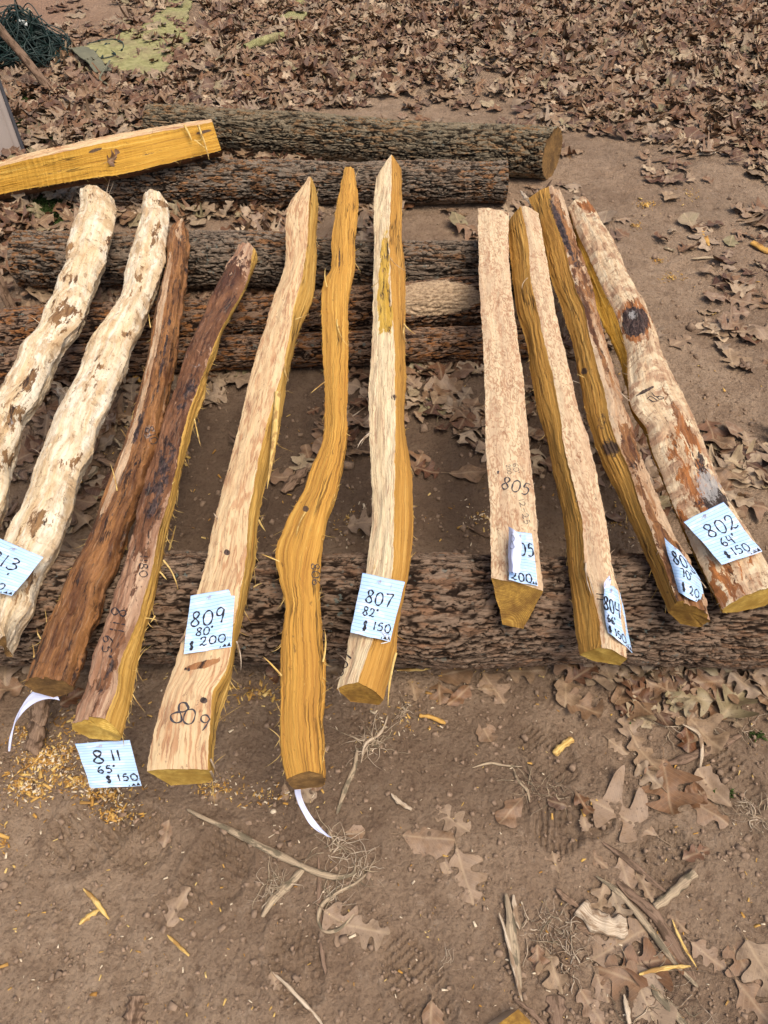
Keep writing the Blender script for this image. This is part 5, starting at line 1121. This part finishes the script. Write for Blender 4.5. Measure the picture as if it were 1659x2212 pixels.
# sawdust, chips, pebbles: too many to count
def flecks(name, label, spots, mats, size, seed, cat, lift=.002, thick=.35, scatter=None):
    r = np.random.default_rng(seed); X = []; 
    for (px, py, rx, ry, n) in spots:
        a = r.uniform(0, 6.28, n); q = np.abs(r.normal(0, .55, n)); X.append(np.stack([px+rx*q*np.cos(a), py+ry*q*np.sin(a)], -1))
    if scatter is not None:
        n, x0, x1, y0, y1 = scatter; X.append(np.stack([r.uniform(x0, x1, n), r.uniform(y0, y1, n)], -1))
    X = np.concatenate(X); W = PG(X[:, 0], X[:, 1]); n = len(W)
    L = size*np.exp(r.normal(0, .45, n)); w = L*(r.uniform(.18, .5, n) if thick < 1 else r.uniform(.7, .95, n)); th = w*thick; a = r.uniform(0, 6.28, n); tl = r.normal(0, .3, n)
    ax = np.stack([np.cos(a)*np.cos(tl), np.sin(a)*np.cos(tl), np.sin(tl)], -1); bx = np.stack([-np.sin(a), np.cos(a), r.normal(0, .3, n)], -1); up = np.cross(ax, bx); up /= np.linalg.norm(up, axis=1)[:, None]
    W[:, 2] += lift + np.abs(np.sin(tl))*L*.5
    sg = np.array([[-1, -1, -1], [1, -.6, -1], [1, .7, -1], [-1, 1, -1], [-1, -1, 1], [1, -.6, 1], [1, .7, 1], [-1, 1, 1]])*.5
    v = W[:, None] + sg[None, :, :1]*(ax*L[:, None])[:, None] + sg[None, :, 1:2]*(bx*w[:, None])[:, None] + sg[None, :, 2:]*(up*th[:, None])[:, None]
    q = np.array([[0, 3, 2, 1], [4, 5, 6, 7], [0, 1, 5, 4], [1, 2, 6, 5], [2, 3, 7, 6], [3, 0, 4, 7]])
    Q = (q[None]+np.arange(n)[:, None, None]*8).reshape(-1, 4); mi = np.repeat(r.integers(0, len(mats), n), 6)
    at = np.repeat(np.stack([r.random(n)*3, r.random(n)*3, r.random(n)], -1), 8, 0)
    org = W.mean(0); o = link(name, mkmesh(name, v.reshape(-1, 3)-org, Q, None, {'guv': at}, mats, False, mi), None, loc=org); tag(o, label, cat, kind='stuff')
flecks('sawdust', 'heap of orange sawdust and small chips on the dirt at lower left', [(95,1645,90,34,650), (180,1690,100,30,520), (230,1720,90,28,320), (60,1590,60,40,220), (140,1625,90,40,320), (250,1760,60,24,250), (470,1700,70,30,180), (60,1700,70,40,500), (10,1820,30,60,60)], [CHIP, CHIP, SLIVER, CHIPW, CHIP, SHREDB], .0052, 1, 'sawdust', .003)
flecks('sawdust', 'patches of orange sawdust on the path at upper right', [(1395,442,26,10,150), (1375,490,20,10,60), (1448,600,34,14,90), (1425,565,24,10,50), (1490,420,40,20,60)], [CHIP, SLIVER, CHIP], .0055, 2, 'sawdust')
flecks('wood_flecks', 'small pale wood flecks sprinkled over the dirt', [(1250,1250,250,60,120), (1050,1120,120,60,160), (1330,1130,120,80,100), (1040,1440,140,40,110), (870,1560,120,50,90), (560,1720,140,40,110), (750,1120,80,60,70), (1150,1430,120,40,70)], [CHIPW, SLIVER, CHIP], .0048, 3, 'wood flecks', scatter=(620, 0, 1659, 1450, 2212))
flecks('wood_flecks', 'yellow flecks sprinkled beneath the staves and on the logs', [(300,1000,120,160,150), (560,1500,200,50,150), (200,1560,120,40,160)], [SLIVER, CHIP], .007, 6, 'wood flecks', scatter=(300, 0, 1659, 450, 1200))
flecks('pebbles', 'tiny pebbles and dirt crumbs over the bare ground', [(1560,1850,80,60,20)], [STONE], .0042, 4, 'pebbles', .0, 1.01, scatter=(2600, -40, 1700, 1400, 2240))
flecks('pebbles', 'dirt crumbs scattered on the far bare path', [], [STONE], .007, 5, 'pebbles', .0, 1.01, scatter=(2200, -40, 1700, 330, 1350))
def pebble(px, py, rad, mat, label):
    c = PG(px, py); ac = Acc(); n, m = 12, 16; th = np.linspace(0, np.pi, n)[:, None]; ph = np.linspace(0, 2*np.pi, m, endpoint=False)[None]
    v = np.stack([np.sin(th)*np.cos(ph), np.sin(th)*np.sin(ph)*.8, np.cos(th)*.7+0*ph], -1); v = v*rad*(1+.12*pn(v[..., 0]*2, v[..., 1]*2, v[..., 2]*2, int(px)))[..., None]
    ac.add(v+c+[0, 0, rad*.35], grid_quads(n, m, wrap=True)); single('pebble', ac, [mat], label, 'pebble', c)
pebble(1078, 2060, .008, STONE, 'round brown acorn sized pebble left of the frayed fibres')
pebble(1608, 1850, .009, STONE, 'round pebble on bare dirt at the right edge')
pebble(10, 1913, .009, STONE, 'pale pebble at the left edge of the bare dirt')
pebble(591, 1754, .006, CHIPW, 'tiny whitish crumb left of the hanging note')
# ---------------------------------------------------------------- oak leaves
def leaf_template(r, kind, nt_=22, nk=5, L=.09):
    """returns (nt, nk, 3) grid; x along, y across; stalk at x<0"""
    t = np.linspace(0, 1, nt_)
    lob = {0: 2.9, 1: 2.4, 2: 3.4, 3: 1.9}[kind]; depth = {0: .70, 1: .78, 2: .50, 3: .30}[kind]; wid = {0: .38, 1: .46, 2: .30, 3: .38}[kind]*r.uniform(.85, 1.15)
    env = np.sin(np.pi*np.clip(t, 0, 1)**{0: .9, 1: 1.05, 2: .85, 3: 1.4}[kind])**.50
    halves = []
    for s_ in (-1, 1):
        ph = r.uniform(-.22, .22); wv = .5 - .5*np.cos(2*np.pi*(t*(lob + r.uniform(-.35, .35)) + ph - .1)); wv = .5 + .5*np.tanh({0: 2.0, 1: 2.2, 2: 1.6, 3: 1.4}[kind]*(2*wv-1.0)+.25)/.98
        am = 1 - depth*(1-wv); w = wid*env*am*(1+.16*r.normal(size=1))*(1 + .14*np.interp(t, np.linspace(0, 1, 9), r.normal(size=9)))
        w = w*sst(0, .10, t)**.5; w[-1] = .004; w[0] = .006; halves.append(np.maximum(w, .006))
    ks = np.linspace(-1, 1, nk); g = np.zeros((nt_, nk, 3))
    for j, k in enumerate(ks):
        h = halves[0] if k < 0 else halves[1]; y = k*h; shear = (.10 if kind != 1 else .24)*np.abs(k)*h
        g[:, j, 0] = t*(1-.0) + shear*(1-t**4) - .02; g[:, j, 1] = y
    g[..., :2] *= L
    return g
def deform(g, r, L, amt=1.0):
    x, y = g[..., 0]/L, g[..., 1]/L; z = np.zeros_like(x)
    z += amt*(r.normal(0, .55)*y**2*1.6 + r.normal(0, .22)*(x-.5)**2 + r.normal(0, .25)*x*y + .035*np.sin(x*r.uniform(8, 16)+r.uniform(0, 6))*np.sign(y)*np.abs(y)**.5*2 + r.normal(.10, .12)*np.abs(y) + .03*np.sin(x*9+y*12+r.uniform(0, 6)))
    z += amt*r.choice([0, .6, -.3])*np.clip(x-.65, 0, 1)**2*2
    out = g.copy(); out[..., 2] = z*L; return out
def leaf_mesh_full(name, seed, kind, L, amt, tint, mud, rnd=0.0):
    r = np.random.default_rng(seed); nk = 9; g = deform(leaf_template(r, kind, 40, nk, L), r, L, amt)
    gu = np.stack([g[..., 0], g[..., 1], np.full(g.shape[:2], seed*.37)], -1)
    v = g.reshape(-1, 3); q = grid_quads(40, nk); a = gu.reshape(-1, 3)
    # stalk
    ac = Acc(); ac.add(v, q, a=a); p = np.stack([np.linspace(.02, -.22, 8)*L, .02*L*np.sin(np.linspace(0, 2, 8)), g[0, nk//2, 2] + .0006 + 0*np.linspace(0, 1, 8)], -1); tube(ac, p, .0009, 4, (0, 0, 0), cap=False)
    me = ac.mesh(name, [LEAF], True)
    v_ = np.tile([tint, mud, rnd], (ac.n, 1)); at = me.attributes.new('tint', 'FLOAT_VECTOR', 'POINT'); at.data.foreach_set('vector', v_.astype(np.float32).ravel())
    me.transform(__import__('mathutils').Matrix.Translation((-L*.5, 0, 0)))
    return me
# ---- single leaves one can point to: (px, py, size px, yaw deg, kind, tint, mud, curl, label)
def fit(px, py, size): return size / F * np.linalg.norm(PG(px, py) - [0, 0, CZ])
LV = [
 (979,1773,78,-35,0,.66,.9,.25,'pale grey tan lobed oak leaf alone on the bare dirt at centre'),
 (927,1811,105,-5,3,.42,.8,.25,'wide flat brown leaf pressed in the dirt left of the pale lobed one'),
 (1004,1895,108,-75,0,.55,.9,.2,'muddy grey brown lobed leaf below the two centre leaves'),
 (962,1868,38,-60,3,.60,.9,.2,'small muddy leaf touching the lobed leaf at centre'),
 (1199,1863,42,100,1,.52,.5,.5,'small tan leaf scrap above the frayed sliver'),
 (1259,1741,52,-60,1,.22,.1,1.2,'curled reddish leaf above a small grey leaf'),
 (1262,1778,34,-80,3,.55,.9,.4,'small grey oval leaf under the curled reddish one'),
 (1344,1766,135,150,1,.50,1.0,.25,'largest deeply lobed muddy leaf right of centre'),
 (1440,1705,112,-95,0,.30,.2,.5,'pinkish brown lobed leaf pointing at the camera on the right'),
 (1400,1678,60,130,0,.70,.1,1.1,'tan curled leaf behind the pinkish brown one'),
 (1515,1745,105,-40,0,.38,.8,.5,'brown muddy leaf right of the pinkish one'),
 (1495,1725,50,20,3,.26,.1,1.3,'small orange curled leaf edge between the pinkish and muddy leaves'),
 (1339,1618,52,-40,2,.62,.7,.5,'narrow tan leaf of a pair on bare dirt at right'),
 (1390,1633,84,-65,0,.58,.2,.7,'tan lobed leaf with a dark bitten edge, right of the narrow one'),
 (1509,1578,110,-60,0,.60,.1,.7,'large tan leaf in front of the log at right'),
 (1482,1600,58,-100,3,.15,.0,.9,'dark rusty curled leaf under the large tan one'),
 (1289,1858,48,-40,2,.42,.5,.5,'small curved brown leaf above the curved bark chip'),
 (1349,1888,58,-80,3,.46,1.0,.2,'rounded muddy leaf pressed in dirt above the long vine'),
 (1392,1920,56,-70,2,.55,.4,.6,'tan leaf standing beside the long vine'),
 (1297,1945,62,-110,1,.62,.1,.6,'slim deeply lobed tan leaf above the pale bark chip'),
 (1332,1960,54,-80,1,.74,.0,.7,'orange tan lobed leaf right of the slim lobed one'),
 (1330,1990,40,10,3,.58,.2,.4,'small pale leaf tip showing behind the pale bark chip'),
 (1464,1993,46,-60,0,.44,.5,.5,'small brown leaf with rounded lobes right of the vine'),
 (1340,2038,125,25,0,.52,.9,.3,'large greyish leaf under the curved pale bark chip'),
 (1406,2078,118,10,0,.24,.2,.5,'reddish brown leaf beneath the straight yellow sliver'),
 (1338,2110,90,160,0,.34,.3,.5,'brown leaf joined to the reddish one at lower right'),
 (1392,2160,118,-70,3,.68,.7,.3,'big rounded tan leaf near the bottom edge'),
 (1196,2100,74,-75,1,.62,.2,.6,'tan lobed leaf below the frayed fibres'),
 (1160,2075,50,-95,2,.28,.4,.8,'brown narrow leaf left of the tan lobed one'),
 (1529,2066,66,-40,0,.40,.9,.3,'small brown muddy leaf at lower right'),
 (1603,2085,86,-75,0,.34,.6,.4,'pinkish leaf near the right edge of the foreground'),
 (1646,2095,92,-70,0,.66,.4,.4,'tan leaf cut by the right edge of the foreground'),
 (1628,2170,84,-60,1,.40,.5,.5,'brown leaf at the lower right corner'),
 (1300,2135,48,-70,3,.38,.8,.3,'small muddy leaf in the roots at lower right'),
 (1280,2180,70,-60,2,.36,.9,.4,'muddy leaf near the bottom edge beside fine roots'),
 (930,2195,46,-95,3,.36,.4,.4,'small brown leaf at the bottom edge'),
 (382,1965,86,60,0,.60,.9,1.1,'grey curled lobed leaf alone on the dirt at lower left'),
 (745,1998,92,-30,0,.48,1.0,.2,'half buried muddy leaf inside the hooked vine'),
 (796,2008,86,-10,0,.66,.8,.3,'tan muddy leaf right of the hooked vine'),
 (617,1712,36,-80,3,.44,.9,.2,'small round leaf left of the hanging curved note'),
 (662,1712,50,-50,3,.80,.8,.3,'greenish grey leaf behind the hanging curved note'),
 (680,1690,40,-80,3,.20,.7,.3,'small reddish leaf right of the hanging note top'),
 (595,2120,36,-60,2,.50,.9,.4,'little grey leaf by the pale twig at the bottom edge'),
 (360,1802,52,-90,2,.36,.9,.4,'muddy twisted leaf below the widest pale stave'),
 (465,1717,36,-70,3,.46,.9,.3,'small grey leaf right of the widest stave foot'),
 (768,1800,40,0,3,.40,.9,.2,'small muddy leaf just right of the note tip'),
 (979,1455,86,10,3,.42,.2,.5,'rounded brown leaf beside the yellow sliver'),
 (903,1430,80,10,3,.62,.7,.3,'flat tan leaf against the front log at centre'),
 (949,1500,58,-90,1,.36,.2,.7,'small brown lobed leaf in front of the centre stave'),
 (989,1508,62,40,3,.28,.1,.7,'reddish brown leaf right of the small lobed one'),
 (893,1492,56,-80,2,.56,.7,.4,'tan muddy leaf below the flat tan leaf'),
 (1049,1583,52,-70,3,.40,.9,.4,'curved muddy leaf on bare dirt right of centre'),
 (1055,1490,46,0,3,.52,.6,.5,'tan leaf at the edge of the bare dirt'),
 (719,1446,52,30,2,.60,.5,.5,'tan leaf between the yellow stave and the centre stave'),
 (1221,1495,78,-100,3,.60,.3,.4,'rounded tan leaf lying before the log at right'),
 (1297,1468,100,-20,0,.78,.2,.5,'large greenish brown leaf against the front log'),
 (1365,1510,112,-60,1,.42,.2,.5,'broad brown lobed leaf in front of the log'),
 (1259,1530,80,-30,0,.40,.3,.5,'brown lobed leaf below the rounded tan one'),
 (1561,1482,110,0,0,.44,.3,.6,'broad brown leaf in front of the log at far right'),
 (1448,1535,74,30,0,.40,.3,.8,'brown leaf with raised lobes before the log'),
 (1542,1530,60,-80,3,.30,.1,.9,'small rusty leaf below the broad far right leaf'),
 (1138,1452,80,0,0,.54,.3,.5,'tan lobed leaf tucked under the log at centre right'),
 (1066,1487,80,-60,0,.44,.7,.4,'muddy brown leaf at the left end of the leaf drift'),
 (247,343,34,60,0,.30,.2,1.4,'grey brown leaf stuck on the yellow split log'),
 (905,1000,62,70,1,.34,.1,.8,'tan brown leaf on shaded dirt right of the centre stave'),
 (920,1020,60,-20,1,.10,.0,.6,'dark red lobed leaf on shaded dirt right of the centre stave'),
 (945,880,70,-30,3,.78,.0,.7,'olive yellow leaf in the drift behind the shaded dirt'),
 (1445,430,44,60,3,.62,.0,.9,'pale leaf alone on the path at upper right'),
 (1410,393,40,0,3,.08,.0,1.2,'dark leaf casting a shadow on the path'),
 (1470,740,56,30,2,.5,.5,.7,'narrow leaf on the path at mid right'),
 (462,345,30,90,1,.12,.0,.8,'maroon leaf standing at the end of the yellow split log'),
]
for i, (px, py, sz, yaw, kd, ti, mud, curl, lab) in enumerate(LV):
    L = fit(px, py, sz)*1.02; me = leaf_mesh_full('oak_leaf', 500+i, kd, L, curl*.95+.12, ti, mud*.8)
    o = link('oak_leaf', me); tag(o, lab, 'leaf', 'single fallen oak leaves'); p = PG(px, py)
    if i == [l[8] for l in LV].index('grey brown leaf stuck on the yellow split log'):
        h_, n_ = hit(YL, px, py); p = h_ + n_*.004; o.rotation_euler = (R(62), 0, R(yaw)); o.location = p; continue
    rr = np.random.default_rng(900+i); o.rotation_euler = (R(rr.normal(0, 5*curl+1.5)), R(rr.normal(0, 5*curl+1.5)), R(yaw))
    lo = min(min((v.co.z for v in me.vertices)), 0); o.location = (p[0], p[1], p[2] + .0022 - lo*(.15 if mud > .4 else .6) + .002*(1-mud))

# ---- density of the litter, read off the frame
DX = np.array([-60, 100, 300, 500, 700, 900, 1100, 1300, 1500, 1720])
DY = np.array([-60, 0, 60, 130, 200, 260, 320, 400, 470, 540, 640, 760, 850, 950, 1060, 1180, 1300, 1440, 1500, 1580, 1700, 1850, 2000, 2120, 2230])
DD = np.array([
 [.2,.3,.9,1,1,1,1,1,1,1],
 [.10,.12,.7,1,1,1,1,1,1,1],
 [.08,.12,.8,1,1,1,1,1,1,1],
 [.25,.8,.9,1,1,1,1,1,1,1],
 [1,1,1,1,1,.85,.8,1,1,1],
 [1,1,1,1,.25,.15,.4,.9,1,1],
 [1,1,1,1,.9,.8,.5,.35,.8,.9],
 [1,1,1,.9,.9,.8,.2,.12,.3,.5],
 [1,1,1,.8,.6,.8,.2,.08,.3,.5],
 [.6,.6,.7,.6,.5,.3,.2,.12,.25,.40],
 [.6,.4,.4,.4,.3,.2,.1,.10,.22,.30],
 [.6,.6,.6,.5,.4,.5,.6,.25,.22,.32],
 [.6,.6,.6,.3,.5,.8,.8,.4,.38,.5],
 [.6,.6,.5,.12,.3,.5,.5,.4,.5,.5],
 [.6,.5,.3,.05,.05,.08,.15,.5,.6,.5],
 [.4,.3,.1,.03,.03,.03,.06,.2,.4,.3],
 [.3,.2,.1,.05,.1,.1,.1,.2,.4,.3],
 [.3,.2,.2,.35,.45,.5,.5,.8,.8,.9],
 [.25,.3,.3,.3,.15,.15,.35,.6,.7,.8],
 [.2,.15,.05,.02,.02,.04,.03,.10,.25,.35],
 [.03,.02,.01,.01,.01,.01,.01,.03,.06,.08],
 [.0,.0,.0,.0,.0,.0,.01,.02,.03,.03],
 [.0,.0,.0,.0,.0,.0,.01,.04,.03,.05],
 [.0,.0,.0,.0,.0,.0,.02,.06,.05,.06],
 [.0,.0,.0,.0,.0,.0,.02,.08,.06,.08]])
def dens(px, py):
    px = np.clip(px, DX[0], DX[-1]-1e-3); py = np.clip(py, DY[0], DY[-1]-1e-3); i = np.searchsorted(DY, py, side='right')-1; j = np.searchsorted(DX, px, side='right')-1
    a = (py-DY[i])/(DY[i+1]-DY[i]); b = (px-DX[j])/(DX[j+1]-DX[j])
    return DD[i, j]*(1-a)*(1-b)+DD[i+1, j]*a*(1-b)+DD[i, j+1]*(1-a)*b+DD[i+1, j+1]*a*b
r = np.random.default_rng(77)
MAXD = 1250       # leaves per square metre where the carpet is full
x0, x1, y0, y1 = -4.6, 4.6, .15, 8.2
n = int((x1-x0)*(y1-y0)*MAXD); LX = r.uniform(x0, x1, n); LY = r.uniform(y0, y1, n)
pxx, pyy = proj(np.stack([LX, LY, G(LX, LY)], -1))
dd_ = dens(pxx, pyy); dd_ = np.where(pyy < -60, .8, dd_)
clump = sst(-.35, .35, fbm(LX*3.2, LY*3.2, 0, 3, 61)*1.2 + (dd_-.5)*.9)
keep = (r.random(n) < dd_*np.where(dd_ > .93, 1, clump)) & (pxx > -260) & (pxx < 1920) & (pyy < 2300)
# the mats stay partly clear
for (cx, cy, ex, ey, th, fr) in ((275,125,95,40,-.35,.90),(370,60,50,30,-.5,.6),(385,20,30,30,0,.75),(635,45,24,9,0,.95),(570,105,36,13,-.3,.9),(205,150,45,16,.6,.8),(485,8,25,8,0,.7),(640,10,30,7,0,.8),(70,105,70,36,0,.75),(115,462,60,28,0,.65),(40,228,44,14,0,.5)):
    u = (pxx-cx)*math.cos(th)+(pyy-cy)*math.sin(th)*-1; v = (pxx-cx)*math.sin(th)+(pyy-cy)*math.cos(th)
    keep &= ~(((u/ex)**2+(v/ey)**2 < 1) & (r.random(n) < fr))
LX, LY, pxx, pyy, dd_ = [a[keep] for a in (LX, LY, pxx, pyy, dd_)]
n = len(LX); LZ = G(LX, LY) + .002 + dd_**2*r.random(n)*.026; yaw = r.uniform(0, 6.283, n); tx = r.normal(0, .08+.17*dd_, n); ty = r.normal(0, .08+.17*dd_, n)
size = np.clip(np.where(pyy < 420, .066, .078)*np.exp(r.normal(0, .26, n)), .035, .105); tint = r.uniform(.0, .999, n)**np.where(pyy < 400, 1.25, 1.0); mud = np.where(r.random(n) < .5*(1-dd_)+.12, r.uniform(.4, 1, n), r.uniform(0, .3, n))
tint = np.where(r.random(n) < .06, r.uniform(.0, .12, n), tint)
# largest-looking ones become leaves of their own
depth = np.sqrt(LX**2+LY**2+CZ**2); app = size/depth; inside = (pxx > 5) & (pxx < 1654) & (pyy > 5) & (pyy < 2207) & (pyy > 560)
order = np.argsort(-app*inside); NI = 300 - len(LV); ind = order[:NI]; rest = np.setdiff1d(np.arange(n), ind)
print('leaves', n, 'individual', len(ind))
PROT = [[leaf_mesh_full('oak_leaf', 700+k*5+c, [0, 1, 0, 2, 3, 0, 1, 3][k], .09, .75+.12*(k % 3), [.02, .20, .36, .60, .84][c], [.1, .5, .1, .8, .2][c], .16) for c in range(5)] for k in range(8)]
ZL = [[min(v.co.z for v in me.vertices) for me in row] for row in PROT]
def where(px, py):
    if py < 900: return 'brown oak leaf lying with others between the logs and the shaded dirt' if px < 1200 else 'brown oak leaf lying on the dirt path right of the staves'
    if py < 1300: return 'brown oak leaf in the shaded strip behind the front log' if px < 1250 else 'brown oak leaf beside the rightmost staves behind the front log'
    if py < 1600: return 'brown oak leaf in the drift just in front of the front log'
    return 'dry oak leaf on the bare foreground dirt at right' if px > 1000 else 'brown oak leaf on the bare foreground dirt at left'
for i in ind:
    k, c = r.integers(0, 8), r.integers(0, 5); o = link('oak_leaf', PROT[k][c]); s_ = size[i]/.09
    lab = where(pxx[i], pyy[i]); tag(o, lab, 'leaf', 'fallen leaves: ' + lab); o.scale = (s_, s_, s_); o.rotation_euler = (tx[i]*.7, ty[i]*.7, yaw[i])
    o.location = (LX[i], LY[i], LZ[i] + .002 - ZL[k][c]*s_*.6)
# ---- all the others in one carpet
TP = []
for k in range(40):
    rr = np.random.default_rng(2000+k); g = deform(leaf_template(rr, [0, 1, 0, 2, 3][k % 5], 15, 5, 1.0), rr, 1.0, .95); g[..., 0] -= .5; TP.append(g.reshape(-1, 3))
TP = np.array(TP); sel = r.integers(0, 40, len(rest)); T_ = TP[sel]*size[rest][:, None, None]
cz_, sz_ = np.cos(yaw[rest]), np.sin(yaw[rest]); ax_, bx_ = tx[rest], ty[rest]
x = T_[..., 0]; y = T_[..., 1]; z = T_[..., 2]
y, z = y*np.cos(ax_)[:, None]-z*np.sin(ax_)[:, None], y*np.sin(ax_)[:, None]+z*np.cos(ax_)[:, None]
x, z = x*np.cos(bx_)[:, None]+z*np.sin(bx_)[:, None], -x*np.sin(bx_)[:, None]+z*np.cos(bx_)[:, None]
X_ = x*cz_[:, None]-y*sz_[:, None]+LX[rest][:, None]; Y_ = x*sz_[:, None]+y*cz_[:, None]+LY[rest][:, None]
zmin = z.min(1, keepdims=True); Z_ = z - np.clip(zmin, -.03, 0)*.75 + LZ[rest][:, None]
q1 = grid_quads(15, 5); Q = (q1[None]+np.arange(len(rest))[:, None, None]*75).reshape(-1, 4)
gu = np.stack([T_[..., 0], T_[..., 1], np.repeat(r.random(len(rest))[:, None]*50, 75, 1)], -1)
tn = np.stack([np.repeat(tint[rest][:, None], 75, 1), np.repeat(mud[rest][:, None], 75, 1), np.zeros((len(rest), 75))], -1)
me = mkmesh('leaf_litter', np.stack([X_, Y_, Z_], -1), Q, None, {'guv': gu.reshape(-1, 3), 'tint': tn.reshape(-1, 3)}, [LEAF])
o = link('leaf_litter', me); tag(o, 'thick carpet of dry brown oak leaves covering the ground behind and between the logs', 'leaf litter', kind='stuff')
